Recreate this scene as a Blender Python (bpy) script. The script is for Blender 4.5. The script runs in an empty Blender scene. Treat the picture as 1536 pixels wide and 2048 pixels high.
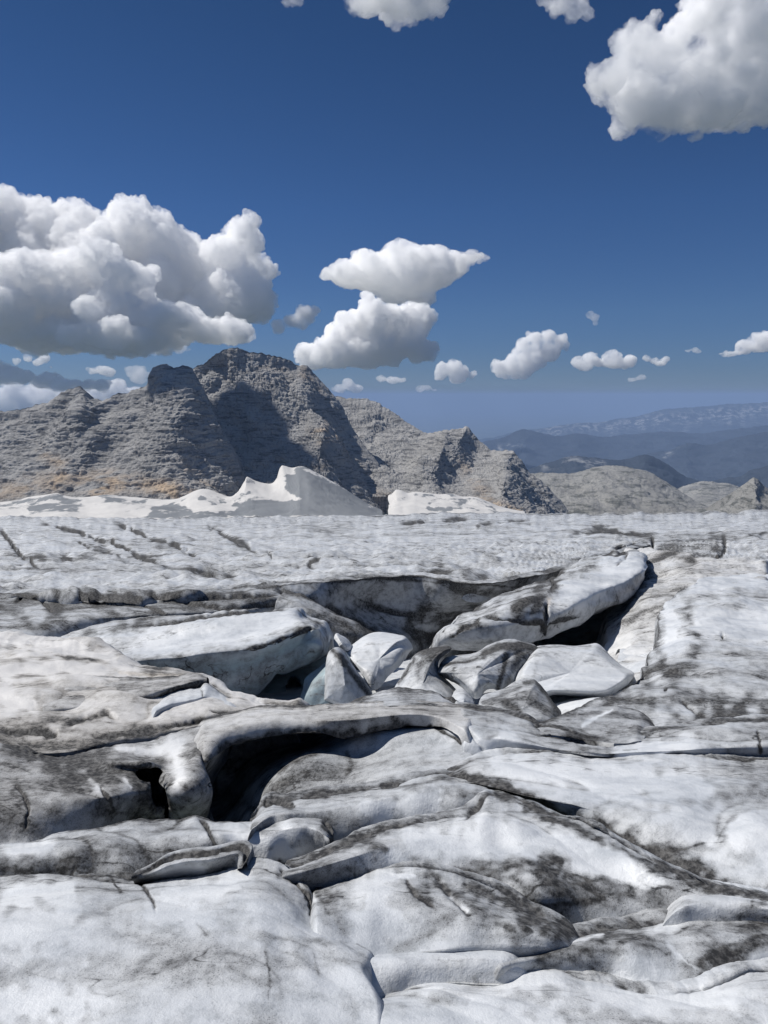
import bpy, math, random
import numpy as np
from mathutils import Vector
sc = bpy.context.scene
C = sc.collection
R = math.radians
F_PX = 1540.0; PITCH = R(8.6); W0, H0 = 1536.0, 2048.0
cam_d = bpy.data.cameras.new('camera'); cam = bpy.data.objects.new('camera', cam_d); C.objects.link(cam)
cam_d.sensor_fit = 'VERTICAL'; cam_d.angle = 2*math.atan(1024/F_PX); cam_d.clip_start = 0.1; cam_d.clip_end = 200000
cam.location = (0, 0, 0); cam.rotation_euler = (R(90)-PITCH, 0, 0); sc.camera = cam
SUN_EL, SUN_AZ = R(50), R(-72)          # azimuth from +Y, negative = left
SD = np.array([math.sin(SUN_AZ)*math.cos(SUN_EL), math.cos(SUN_AZ)*math.cos(SUN_EL), math.sin(SUN_EL)])
w = bpy.data.worlds.new('World'); sc.world = w; w.use_nodes = True
nt = w.node_tree; bg = nt.nodes['Background']
sky = nt.nodes.new('ShaderNodeTexSky'); sky.sky_type = 'NISHITA'; sky.sun_disc = False
sky.sun_elevation = SUN_EL; sky.sun_rotation = SUN_AZ
sky.altitude = 2700; sky.air_density = 1.0; sky.dust_density = 0.3; sky.ozone_density = 6.0
tc = nt.nodes.new('ShaderNodeTexCoord'); sx = nt.nodes.new('ShaderNodeSeparateXYZ'); cr = nt.nodes.new('ShaderNodeValToRGB'); mu = nt.nodes.new('ShaderNodeMix')
mu.data_type = 'RGBA'; mu.blend_type = 'MULTIPLY'; mu.inputs[0].default_value = 1
nt.links.new(tc.outputs['Generated'], sx.inputs[0]); nt.links.new(sx.outputs[2], cr.inputs[0])      # dull smog band on the horizon; overhead, out of frame, brightened to fill shadows
el = cr.color_ramp.elements; el[0].position = 0.0; el[0].color = (.26, .31, .43, 1); el[1].position = 1.0; el[1].color = (1.15, 1.1, 1., 1)
for p_, c_ in ((.035, (.28, .33, .44, 1)), (.10, (.32, .39, .49, 1)), (.22, (.29, .40, .53, 1)), (.46, (.22, .34, .44, 1)), (.62, (1., 1., .95, 1))):
    e_ = el.new(p_); e_.color = c_
nt.links.new(sky.outputs[0], mu.inputs[6]); nt.links.new(cr.outputs[0], mu.inputs[7]); nt.links.new(mu.outputs[2], bg.inputs[0]); bg.inputs[1].default_value = 0.10
sl = bpy.data.lights.new('sun', 'SUN'); so = bpy.data.objects.new('sun', sl); C.objects.link(so)
sl.energy = 5.0; sl.angle = R(0.5); sl.color = (1, .96, .9)
so.rotation_euler = Vector(SD).to_track_quat('Z', 'Y').to_euler()
sc.view_settings.view_transform = 'Standard'; sc.view_settings.look = 'None'; sc.view_settings.exposure = 0.12
sc.cycles.max_bounces = 24; sc.cycles.diffuse_bounces = 4; sc.cycles.volume_bounces = 24; sc.cycles.transparent_max_bounces = 24
sc.cycles.caustics_reflective = False; sc.cycles.caustics_refractive = False
sc.cycles.use_denoising = True; sc.cycles.volume_step_rate = 1.5

def tag(o, label=None, cat=None, group=None, kind=None):
    for k, v in (('label', label), ('category', cat), ('group', group), ('kind', kind)):
        if v: o[k] = v
    return o
def mesh_np(name, v, f, mat=None, smooth=True, parent=None, link=True):
    """v (n,3) float, f (m,k) int"""
    me = bpy.data.meshes.new(name); n, m, k = len(v), len(f), f.shape[1]
    me.vertices.add(n); me.vertices.foreach_set('co', np.asarray(v, np.float32).ravel())
    me.loops.add(m*k); me.loops.foreach_set('vertex_index', np.asarray(f, np.int32).ravel())
    me.polygons.add(m); me.polygons.foreach_set('loop_start', np.arange(0, m*k, k, dtype=np.int32))
    me.polygons.foreach_set('use_smooth', np.full(m, smooth))
    me.update(calc_edges=True); me.validate()
    if mat: me.materials.append(mat)
    o = bpy.data.objects.new(name, me)
    if link: C.objects.link(o)
    o.parent = parent
    return o
# ---- vectorised gradient noise
_rs = np.random.RandomState(7)
_P = _rs.permutation(512).astype(np.int32); _P = np.concatenate([_P, _P, _P])
_G = _rs.normal(size=(512, 3)); _G /= np.linalg.norm(_G, axis=1)[:, None]; _G = _G.astype(np.float32)
def noise3(p, seed=0):
    p = np.asarray(p, np.float64) + seed*17.31
    i = np.floor(p).astype(np.int64); f = (p-i).astype(np.float32); i = (i & 511).astype(np.int32)
    u = f*f*f*(f*(f*6-15)+10); out = np.zeros(len(p), np.float32)
    for dx in (0, 1):
        a = _P[(i[:, 0]+dx) & 511]; wx = u[:, 0] if dx else 1-u[:, 0]
        for dy in (0, 1):
            b = _P[a+((i[:, 1]+dy) & 511)]; wy = wx*(u[:, 1] if dy else 1-u[:, 1])
            for dz in (0, 1):
                g = _G[_P[b+((i[:, 2]+dz) & 511)] & 511]
                d = g[:, 0]*(f[:, 0]-dx)+g[:, 1]*(f[:, 1]-dy)+g[:, 2]*(f[:, 2]-dz)
                out += wy*(u[:, 2] if dz else 1-u[:, 2])*d
    return out*1.5
def fbm(p, octv=4, lac=2.03, gain=.5, seed=0, kind='n'):
    p = np.asarray(p, np.float64); a = 1.; s = 0; tot = 0
    for k in range(octv):
        n = noise3(p, seed+k*3)
        if kind == 'ridge': n = 1-2*np.abs(n)
        elif kind == 'billow': n = 2*np.abs(n)-.5
        s = s+a*n; tot += a; a *= gain; p = p*lac
    return s/tot
CP, SP = math.cos(PITCH), math.sin(PITCH)
def unproj(x, y, D):
    """source pixel + horizontal distance along +Y -> world"""
    a = (np.asarray(x, float)-W0/2)/F_PX; b = (H0/2-np.asarray(y, float))/F_PX
    fy = CP+b*SP; fz = -SP+b*CP
    return np.stack([a/fy*D, D+0*a, fz/fy*D], -1)
def proj(p):
    f = p[..., 1]*CP-p[..., 2]*SP; u = p[..., 1]*SP+p[..., 2]*CP
    return W0/2+F_PX*p[..., 0]/f, H0/2-F_PX*u/f

H_EYE, SLOPE = 3.2, 0.150
def Dg(y):
    b = (H0/2-np.asarray(y, float))/F_PX
    tn = (SP-b*CP)/(CP+b*SP)
    return H_EYE/np.maximum(tn-SLOPE, .0066)
def spline(P, n, k=0.5):
    """centripetal Catmull-Rom through the points, n samples even in pixel arc length"""
    P = np.asarray(P, float)
    if len(P) < 3:
        t = np.linspace(0, 1, n)[:, None]; return P[0]*(1-t)+P[-1]*t
    Q = np.vstack([2*P[0]-P[1], P, 2*P[-1]-P[-2]]); out = []
    for i in range(1, len(Q)-2):
        p0, p1, p2, p3 = Q[i-1], Q[i], Q[i+1], Q[i+2]
        d = lambda a, b: max(np.linalg.norm((a-b)[:2])**k, 1e-3)
        t0 = 0; t1 = t0+d(p0, p1); t2 = t1+d(p1, p2); t3 = t2+d(p2, p3)
        t = np.linspace(t1, t2, 24, endpoint=False)[:, None]
        A1 = (t1-t)/(t1-t0)*p0+(t-t0)/(t1-t0)*p1; A2 = (t2-t)/(t2-t1)*p1+(t-t1)/(t2-t1)*p2; A3 = (t3-t)/(t3-t2)*p2+(t-t2)/(t3-t2)*p3
        B1 = (t2-t)/(t2-t0)*A1+(t-t0)/(t2-t0)*A2; B2 = (t3-t)/(t3-t1)*A2+(t-t1)/(t3-t1)*A3
        out.append((t2-t)/(t2-t1)*B1+(t-t1)/(t2-t1)*B2)
    out = np.vstack(out+[P[-1:]]); s = np.r_[0, np.cumsum(np.linalg.norm(np.diff(out[:, :2], axis=0), axis=1))]
    q = np.linspace(0, s[-1], n); return np.stack([np.interp(q, s, out[:, j]) for j in range(out.shape[1])], 1)
def pchip(K, t, q):
    """K (r,n,c) knots at t (r,), evaluate at q (m,) -> (m,n,c)"""
    r = len(t); h = np.diff(t); d = np.diff(K, axis=0)/h[:, None, None]; M = np.zeros_like(K)
    for i in range(1, r-1):
        a, b = d[i-1], d[i]; w1, w2 = 2*h[i]+h[i-1], h[i]+2*h[i-1]
        with np.errstate(all='ignore'): m = (w1+w2)/(w1/a+w2/b)
        M[i] = np.where(a*b > 0, m, 0)
    M[0], M[-1] = d[0], d[-1]
    i = np.clip(np.searchsorted(t, q, side='right')-1, 0, r-2); s = ((q-t[i])/h[i])[:, None, None]; hh = h[i][:, None, None]
    return (2*s**3-3*s**2+1)*K[i]+(s**3-2*s**2+s)*hh*M[i]+(-2*s**3+3*s**2)*K[i+1]+(s**3-s**2)*hh*M[i+1]
def rail(P):
    return [(p[0], p[1], math.log((p[2] if p[2] > 2.5 else p[2]*float(Dg(p[1]))) if len(p) > 2 else float(Dg(p[1])))) for p in P]
def gridfaces(m, n, off=0):
    i = np.arange(m*n).reshape(m, n)+off
    return np.stack([i[:-1, :-1], i[1:, :-1], i[1:, 1:], i[:-1, 1:]], -1).reshape(-1, 4)
def grid_normals(P):
    du = np.gradient(P, axis=1); dv = np.gradient(P, axis=0); n = np.cross(dv, du); n /= np.linalg.norm(n, axis=2, keepdims=True)+1e-12
    return n
def blur_rows(a, k):
    for _ in range(k):
        a[1:-1] = (a[:-2]+2*a[1:-1]+a[2:])/4
    return a
ALL_STROKES = []
def segdist(px, py, poly):
    P = np.asarray(poly, float); best = np.full(px.shape, 1e9); 
    for a, b in zip(P[:-1], P[1:]):
        d = b[:2]-a[:2]; L = (d**2).sum()+1e-9; t = np.clip(((px-a[0])*d[0]+(py-a[1])*d[1])/L, 0, 1)
        best = np.minimum(best, np.hypot(px-a[0]-t*d[0], py-a[1]-t*d[1]))
    return best
def segdist2(px, py, poly):
    P = np.asarray(poly, float); best = np.full(px.shape, 1e9); bt = np.zeros(px.shape); ln = np.linalg.norm(np.diff(P[:, :2], axis=0), axis=1); cum = np.r_[0, np.cumsum(ln)]
    for k, (a, b) in enumerate(zip(P[:-1], P[1:])):
        d = b[:2]-a[:2]; L = (d**2).sum()+1e-9; t = np.clip(((px-a[0])*d[0]+(py-a[1])*d[1])/L, 0, 1); ds = np.hypot(px-a[0]-t*d[0], py-a[1]-t*d[1]); up = ds < best
        best = np.where(up, ds, best); bt = np.where(up, (cum[k]+t*ln[k])/max(cum[-1], 1e-6), bt)
    return best, bt
SHEETS = []
def sheet(name, rails, bulge=0.05, roll=(.02, .012, .06, .2), tuck=.15, crest_dirt=0, crest_w=8, foot_dirt=0, foot_w=10, dirt=0., warm=0., deep=0., noise=1., strokes=(), dens=1., dents=(), lumps=(), wob=1.0, seed=0, easing=1.0, ridge=0., strata=0, detail=1., fade=(0, 0), swell=1., lobe=(1.5, .7, .10, .45), lrot=-.45, foot=1.0, soot=.5, bigroll=0.):
    """loft through rails given as (source px x, px y, distance factor or metres), first rail = crest, last = foot"""
    seed = seed or (sum(map(ord, name))%97)
    L = max(np.linalg.norm(np.diff(np.array([q[:2] for q in r], float), axis=0), axis=1).sum() for r in rails)
    nu = int(min(1500, max(40, L/2.2*dens)))
    K = np.stack([spline(rail(r), nu) for r in rails]); ft = foot if isinstance(foot, tuple) else (1., foot); K[-1, :, 2] += math.log(ft[1]); K[-2, :, 2] += math.log(ft[0])
    hs = np.abs(np.diff(K[:, :, 1], axis=0)).mean(1)+np.abs(np.diff(K[:, :, 0], axis=0)).mean(1)*.3+3; t = np.r_[0, np.cumsum(hs)]
    H = t[-1]; nv = int(min(700, max(14, H/1.8*dens))); q = np.linspace(0, 1, nv)**1.25*H
    G = pchip(K, t, q); X, Y, LD = G[..., 0], G[..., 1], G[..., 2]
    tt = (q/H)[:, None]
    if bulge: LD = LD+np.log(1-bulge*(.55+.45*np.minimum(1, tt/.15)**.6*(1))*(1-tt)**1.3)
    # wobble of the outline itself
    nearc = np.exp(-(q/22))[:, None]
    if wob: Y = Y+nearc*wob*np.minimum(H/60, 1)*2.8*noise3(np.stack([X/37, Y/50, 0*X+seed], -1).reshape(-1, 3)).reshape(X.shape)+nearc*wob*1.3*noise3(np.stack([X/11, Y/22, 0*X+seed], -1).reshape(-1, 3)).reshape(X.shape)
    D = np.exp(LD)
    for (cx, cy, rx, ry, dd) in dents:      # push part of the sheet away (dd > 0) or toward us
        e = ((X-cx)/rx)**2+((Y-cy)/ry)**2; D = D+dd*np.clip(1.35-e, 0, 1)**.8 if dd > 0 else D+dd*np.exp(-e)
    P = unproj(X, Y, D)
    rows = []
    if roll:
        a, b, c, d = roll; Pc, Dc = P[0], D[0][:, None]
        for s in np.linspace(1, 0, 9)[:-1]:
            rows.append(Pc+np.concatenate([0*Dc, Dc*(a*min(1, s*3)+c*max(0, s-.33)), -Dc*(b*min(1, s*3)**2+d*max(0, s-.33))], 1))
    nr = len(rows)
    P = np.concatenate([np.array(rows), P]) if nr else P
    if tuck:
        Pc, Dc = P[-1], D[-1][:, None]
        P = np.concatenate([P, np.array([Pc+np.concatenate([0*Dc, Dc*tuck*.25*s, -Dc*tuck*s], 1) for s in (.15, .5, 1)])])
    m, n = P.shape[:2]; tr = np.clip((np.arange(m)-nr)/max(1, nv-1), 0, 1)[:, None]+np.zeros((1, n))
    N = grid_normals(P); N *= -1 if (N[nr:]*(-P[nr:])).sum() < 0 else 1
    Dv = P[..., 1]; F = P.reshape(-1, 3)
    if noise:
        sc_ = np.clip(Dv/10, .6, 6)           # relief grows with distance where only the big forms can be seen
        g1 = fbm(F/np.array([1.3, 1.0, 1.0]), 2, seed=seed).reshape(m, n); g2 = fbm(F/.33, 3, seed=seed+5, kind='n').reshape(m, n); g3 = fbm(F/np.array([3.2, 2.2, 2]), 3, seed=seed+9, kind='n').reshape(m, n)
        g4 = fbm(F/.09, 2, seed=seed+2).reshape(m, n)
        near = np.clip(14/Dv, 0, 1)
        g0 = fbm(F/np.array([2.6, 1.5, 2.0]), 2, seed=seed+7).reshape(m, n)
        fz = np.clip(60/Dv, 0, 1); fl_ = np.clip(55/Dv, 0, 1)**1.5
        disp = noise*(.13*swell*g0*np.clip(Dv/8, .5, 1.2)+.09*fz*g1*np.clip(Dv/8, .5, 2)+.014*fz*g2*np.clip(Dv/10, .4, 2)*detail+.0015*g4*near*detail+.16*g3*np.clip((Dv-12)/15, 0, 1.4))
        ca, sa = math.cos(lrot), math.sin(lrot); lx, ly, la, ld = lobe
        Q = np.stack([(F[:, 0]*ca+F[:, 1]*sa)/lx, (-F[:, 0]*sa+F[:, 1]*ca)/ly, F[:, 2]*.4/ly], -1)
        Q = Q+.35*np.stack([noise3(Q*.9, seed+31), noise3(Q*.9, seed+32), 0*Q[:, 0]], -1)*np.array([1, 1, 0])
        l1 = np.abs(noise3(Q, seed+33)); l2 = np.abs(noise3(Q*2.3, seed+34)); msk = np.clip(.5+1.6*noise3(Q*.35, seed+35), 0, 1)
        if bigroll: disp = disp+(bigroll*noise3(F/np.array([34., 20., 30.]), seed+41)+.35*bigroll*noise3(F/np.array([11., 8., 10.]), seed+42)).reshape(m, n)*np.clip((Dv-30)/60, 0, 1.5)
        disp = disp+fl_*la*(np.sqrt(l1*l1+.0009)+.3*l2-.3).reshape(m, n)*(.35+.65*msk.reshape(m, n))
        lob_dirt = ld*(np.exp(-l1/.045)*msk+.45*np.exp(-l2/.06)*(1-msk)).reshape(m, n)
        if ridge: disp = disp+ridge*fbm(F/np.array([.7, .35, .5]), 3, seed=seed+4, kind='ridge').reshape(m, n)
        if strata: disp = disp+strata*noise3(np.stack([F[:, 0]*.25, F[:, 1]*.5+F[:, 2]*1.3+.3*F[:, 0], F[:, 2]*3.0+F[:, 0]*.5], -1), seed).reshape(m, n)
        P = P+N*disp[..., None]
    xx = G[0, :, 0]; fl = np.zeros(n)
    if fade[0]: fl += np.clip(1-(np.arange(n)*(L/nu))/fade[0], 0, 1)**2
    if fade[1]: fl += np.clip(1-((n-1-np.arange(n))*(L/nu))/fade[1], 0, 1)**2
    P[..., 2] -= .10*Dv*fl[None, :]; P[..., 1] += .03*Dv*fl[None, :]
    for (cx, cy, rx, ry, hh) in lumps: # small raised humps, metres
        px, py = proj(P); P = P+np.array([0, 0, 1.])*(hh*np.exp(-((px-cx)/rx)**2-((py-cy)/ry)**2))[..., None]
    px, py = proj(P)
    dv = np.full((m, n), float(dirt)); Hm = np.abs(K[-1, :, 1]-K[0, :, 1])[None, :]+1
    dpc = tr*Hm+np.where(np.arange(m)[:, None] < nr, (nr-np.arange(m)[:, None])*3, 0)
    wv = .6+.8*np.clip(fbm(np.stack([px.ravel()/45, py.ravel()/45, 0*px.ravel()+seed], -1), 2).reshape(m, n)+.5, 0, 1.2)
    dv += crest_dirt*np.exp(-(dpc/(crest_w*wv))**1.5)
    dv += soot*np.exp(-(dpc/(2.4*wv))**1.5)*np.clip(wv*1.6-.7, 0, 1.3)
    dv += foot_dirt*np.exp(-((1-tr)*Hm/(foot_w*wv))**1.5)
    aw = np.full((m, n), float(warm)); ab = np.full((m, n), float(deep))
    jx = px+16*fbm(np.stack([px.ravel()/44, py.ravel()/22, 0*px.ravel()+3], -1), 4, gain=.6).reshape(m, n); jy = py+9*fbm(np.stack([px.ravel()/44, py.ravel()/22, 0*px.ravel()+9], -1), 4, gain=.6).reshape(m, n)
    jx2 = px+3*noise3(np.stack([px.ravel()/12, py.ravel()/9, 0*px.ravel()+3], -1)).reshape(m, n); jy2 = py+2.2*noise3(np.stack([px.ravel()/12, py.ravel()/9, 0*px.ravel()+9], -1)).reshape(m, n)
    groove = np.zeros((m, n)); wn = np.clip(1+1.3*noise3(np.stack([px.ravel()/31, py.ravel()/31, 0*px.ravel()+5], -1)), .35, 1.8).reshape(m, n); bn = np.clip(1+.8*noise3(np.stack([px.ravel()/22, py.ravel()/13, 0*px.ravel()+15], -1)), .1, 1.9).reshape(m, n)
    for (poly, wd, st) in strokes:
        x0, x1 = min(p[0] for p in poly)-wd*3, max(p[0] for p in poly)+wd*3; y0, y1 = min(p[1] for p in poly)-wd*3, max(p[1] for p in poly)+wd*3
        mk = (px > x0) & (px < x1) & (py > y0) & (py < y1)
        if mk.any():
            dd, ts = segdist2((jx2 if wd < 8 else jx)[mk], (jy2 if wd < 8 else jy)[mk], poly)
            e = np.exp(-(dd/(wd*wn[mk]*(1.15 if wd > 6 else .85)))**1.6)
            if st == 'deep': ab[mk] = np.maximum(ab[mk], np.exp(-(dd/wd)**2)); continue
            if st == 'warm': aw[mk] = np.maximum(aw[mk], np.exp(-(dd/wd)**2)); continue
            if st == 'clean': dv[mk] -= .9*e; continue
            tp = np.clip(np.minimum(ts, 1-ts)*7+.15, 0, 1); e = e*(tp if wd < 8 else 1)
            if st > 0: dv[mk] += st*e*(bn[mk]*.75 if wd >= 7 else bn[mk]*1.2 if wd >= 5 else 1.9*(.35+.65*bn[mk]))
            else: dv[mk] += st*e
            if wd <= 6 and st >= .5: groove[mk] = np.maximum(groove[mk], st*np.exp(-(dd/(wd*.8))**2)*wd*tp)
    P[..., 2] -= groove*2.2*Dv/F_PX
    if noise: dv += lob_dirt
    SHEETS.append((name, P, dv, aw, ab))
def emit(names, obname, mat, **kw):
    vs, fs, at = [], [], [[], [], []]; off = 0
    for (nm, P, dv, aw, ab) in SHEETS:
        if nm in names:
            m, n = P.shape[:2]; vs.append(P.reshape(-1, 3)); fs.append(gridfaces(m, n, off)); off += m*n
            for a, b in zip(at, (dv, aw, ab)): a.append(b.ravel())
    V = np.concatenate(vs); c = np.zeros(3)
    if kw.pop('centre', False):
        c = V.mean(0); c[2] = V[:, 2].min(); V = V-c
    o = mesh_np(obname, V, np.concatenate(fs), mat)
    if len(o.data.vertices) == len(V):
        for nm, a in zip(('dirt', 'warm', 'deep'), at):
            t = o.data.attributes.new(nm, 'FLOAT', 'POINT'); t.data.foreach_set('value', np.concatenate(a).astype(np.float32))
    o.location = c; tag(o, **kw); return o
def ice_material(name='glacier_ice', grain=1.0, clay=False):
    m = bpy.data.materials.new(name); m.use_nodes = True; nt = m.node_tree; N = nt.nodes.new; L = nt.links.new
    b = nt.nodes['Principled BSDF']; b.inputs['Roughness'].default_value = .55; b.inputs['Specular IOR Level'].default_value = .35
    def attr(n): a = N('ShaderNodeAttribute'); a.attribute_name = n; return a.outputs['Fac']
    def math_(op, x, y=None, z=None, cl=False):
        n = N('ShaderNodeMath'); n.operation = op; n.use_clamp = cl
        for i, v in enumerate((x, y, z)):
            if v is None: continue
            if isinstance(v, (int, float)): n.inputs[i].default_value = v
            else: L(v, n.inputs[i])
        return n.outputs[0]
    def mix(f, a, c, bl='MIX'):
        n = N('ShaderNodeMix'); n.data_type = 'RGBA'; n.blend_type = bl
        for i, v in ((0, f), (6, a), (7, c)):
            if isinstance(v, (tuple, float, int)): n.inputs[i].default_value = v
            else: L(v, n.inputs[i])
        return n.outputs[2]
    geo = N('ShaderNodeNewGeometry'); pos = geo.outputs['Position']
    def noise(scale, detail=4, rough=.6, vec=None, stretch=None, dist=0):
        n = N('ShaderNodeTexNoise'); n.inputs['Scale'].default_value = scale; n.inputs['Detail'].default_value = detail; n.inputs['Roughness'].default_value = rough; n.inputs['Distortion'].default_value = dist
        v = pos
        if stretch:
            mp = N('ShaderNodeMapping'); mp.inputs['Scale'].default_value = stretch; mp.inputs['Rotation'].default_value = (0, 0, R(25)); L(pos, mp.inputs[0]); v = mp.outputs[0]
        L(v, n.inputs['Vector']); return n.outputs[0]
    def rng(v, a, c, d=0., e=1.):
        n = N('ShaderNodeMapRange'); n.interpolation_type = 'SMOOTHSTEP'
        L(v, n.inputs[0]); n.inputs[1].default_value = a; n.inputs[2].default_value = c; n.inputs[3].default_value = d; n.inputs[4].default_value = e; return n.outputs[0]
    d = attr('dirt'); wm = attr('warm'); dp = attr('deep')
    big = noise(.9, 5, .62, stretch=(.6, 1.4, 1.2)); mid = noise(5, 5, .65); fine = noise(42, 4, .7); gr = noise(85, 3, .7); huge = noise(.16, 4, .6, stretch=(.5, 1.5, 1))
    # soil lying on the ice: strokes + patches, broken up by grain
    patches = rng(big, .30, .80, 0, .72); ph = rng(huge, .36, .7, 0, .38); veins = rng(mid, .42, .78, 0, .25)
    tot = math_('ADD', math_('ADD', d, patches), math_('ADD', veins, ph)); vz = noise(1.5, 3, .5, stretch=(.6, 1.7, 1), dist=.3); vn = math_('ABSOLUTE', math_('SUBTRACT', vz, .5)); tot = math_('ADD', tot, math_('MULTIPLY', rng(vn, .0, .02, 1., 0.), rng(big, .45, .65, .0, .45)))
    n14 = noise(15, 5, .7); nn = math_('ADD', math_('ADD', math_('MULTIPLY', mid, .22), math_('MULTIPLY', n14, .33)), math_('ADD', math_('MULTIPLY', fine, .25), math_('MULTIPLY', gr, .20)))
    nn = math_('MULTIPLY_ADD', math_('SUBTRACT', nn, .5), 3.4, .5)
    tot = math_('MULTIPLY_ADD', math_('SUBTRACT', mid, .5), .45, tot)
    soft = rng(tot, -.15, 1.0)                                          # grey film of dust
    f = rng(math_('SUBTRACT', math_('MULTIPLY', tot, 1.0), nn), .05, .65)      # the coarser black soil, grain by grain
    cl = mix(rng(mid, .4, .66), (.48, .50, .525, 1), (.39, .412, .437, 1)); cl = mix(rng(big, .35, .6), cl, (.59, .605, .62, 1))
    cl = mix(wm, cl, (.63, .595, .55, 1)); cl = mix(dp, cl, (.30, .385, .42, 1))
    g1 = mix(wm, (.155, .160, .167, 1), (.20, .178, .150, 1))
    c = mix(soft, cl, g1); blk = mix(rng(n14, .38, .66), (.010, .010, .011, 1), (.10, .098, .096, 1)); c = mix(math_('MULTIPLY', f, .97), c, blk)
    spk = math_('MULTIPLY', rng(gr, .55, .64), rng(tot, -.05, .7, .06, .75)); c = mix(spk, c, (.03, .03, .031, 1))
    L(c, b.inputs['Base Color'])
    L(rng(tot, 0, .8, .42, .85), b.inputs['Roughness'])
    bp = N('ShaderNodeBump'); bp.inputs['Strength'].default_value = .75; bp.inputs['Distance'].default_value = .014
    hgt = math_('MULTIPLY_ADD', fine, .45, math_('MULTIPLY', mid, 1.6)); hgt = math_('MULTIPLY_ADD', gr, .12, hgt)
    L(hgt, bp.inputs['Height']); L(bp.outputs[0], b.inputs['Normal'])
    if clay:
        L(mix(1., (0, 0, 0, 1), (.7, .7, .7, 1)), b.inputs['Base Color'])
    return m
def block(name, rings, centre, thick=1.2, back=(0, 1, -.15), dirt=0., warm=0., deep=0., noise=1., strokes=(), seed=0, sharp=False, k=.5):
    """a closed chunk of ice: rings of (px,py,D) from its silhouette inwards, then a centre point, and a rounded back 'thick' metres behind"""
    seed = seed or (sum(map(ord, name))%97)
    per = np.linalg.norm(np.diff(np.array([q[:2] for q in rings[0]+rings[0][:1]], float), axis=0), axis=1).sum()
    nu = int(max(60, min(700, per/1.6)))
    K = []
    for r in rings:
        q = rail(list(r)+[r[0]]); K.append(spline(q, nu))
    c = rail([centre])[0]; K.append(np.tile(np.array(c), (nu, 1)))
    K = np.stack(K); hs = np.hypot(np.diff(K[:, :, 1], axis=0), np.diff(K[:, :, 0], axis=0)).mean(1)+3; t = np.r_[0, np.cumsum(hs)]
    nv = int(max(16, t[-1]/1.5)); G = pchip(K, t, np.linspace(0, t[-1], nv)); P = unproj(G[..., 0], G[..., 1], np.exp(G[..., 2]))
    cen = P[0].mean(0); b = np.array(back, float); b /= np.linalg.norm(b); rows = []
    for s in np.linspace(0, 1, 14)[1:][::-1]:
        rows.append(cen+(P[0]-cen)*math.cos(s*math.pi/2)**.6+b*thick*math.sin(s*math.pi/2))
    nr = len(rows); P = np.concatenate([np.array(rows), P]); m, n = P.shape[:2]
    N = grid_normals(P); N *= -1 if (N[nr:]*(-P[nr:])).sum() < 0 else 1
    F = P.reshape(-1, 3); sc_ = P[..., 1].mean()/20
    d = noise*sc_*(.09*fbm(F/(.9*sc_), 3, seed=seed)+.02*fbm(F/(.2*sc_), 3, seed=seed+3)).reshape(m, n)
    d[:, -1] = d[:, 0]; N[:, -1] = N[:, 0]; w = np.ones((m, 1)); w[-4:] = 0.3; w[:3] = .3
    P = P+N*(d*w)[..., None]; P[:, -1] = P[:, 0]; px, py = proj(P)
    dv = np.full((m, n), float(dirt)); aw = np.full((m, n), float(warm)); ab = np.full((m, n), float(deep))
    jx = px+3*noise3(np.stack([px.ravel()/12, py.ravel()/9, 0*px.ravel()+3], -1)).reshape(m, n); jy = py+2.2*noise3(np.stack([px.ravel()/12, py.ravel()/9, 0*px.ravel()+9], -1)).reshape(m, n)
    for (poly, wd, st) in strokes:
        dd = np.exp(-(segdist(jx, jy, poly)/wd)**2)
        if st == 'deep': ab = np.maximum(ab, dd)
        elif st == 'warm': aw = np.maximum(aw, dd)
        elif st == 'clean': dv = dv-.9*dd
        else: dv = dv+st*dd
    SHEETS.append((name, P, dv, aw, ab))

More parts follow.
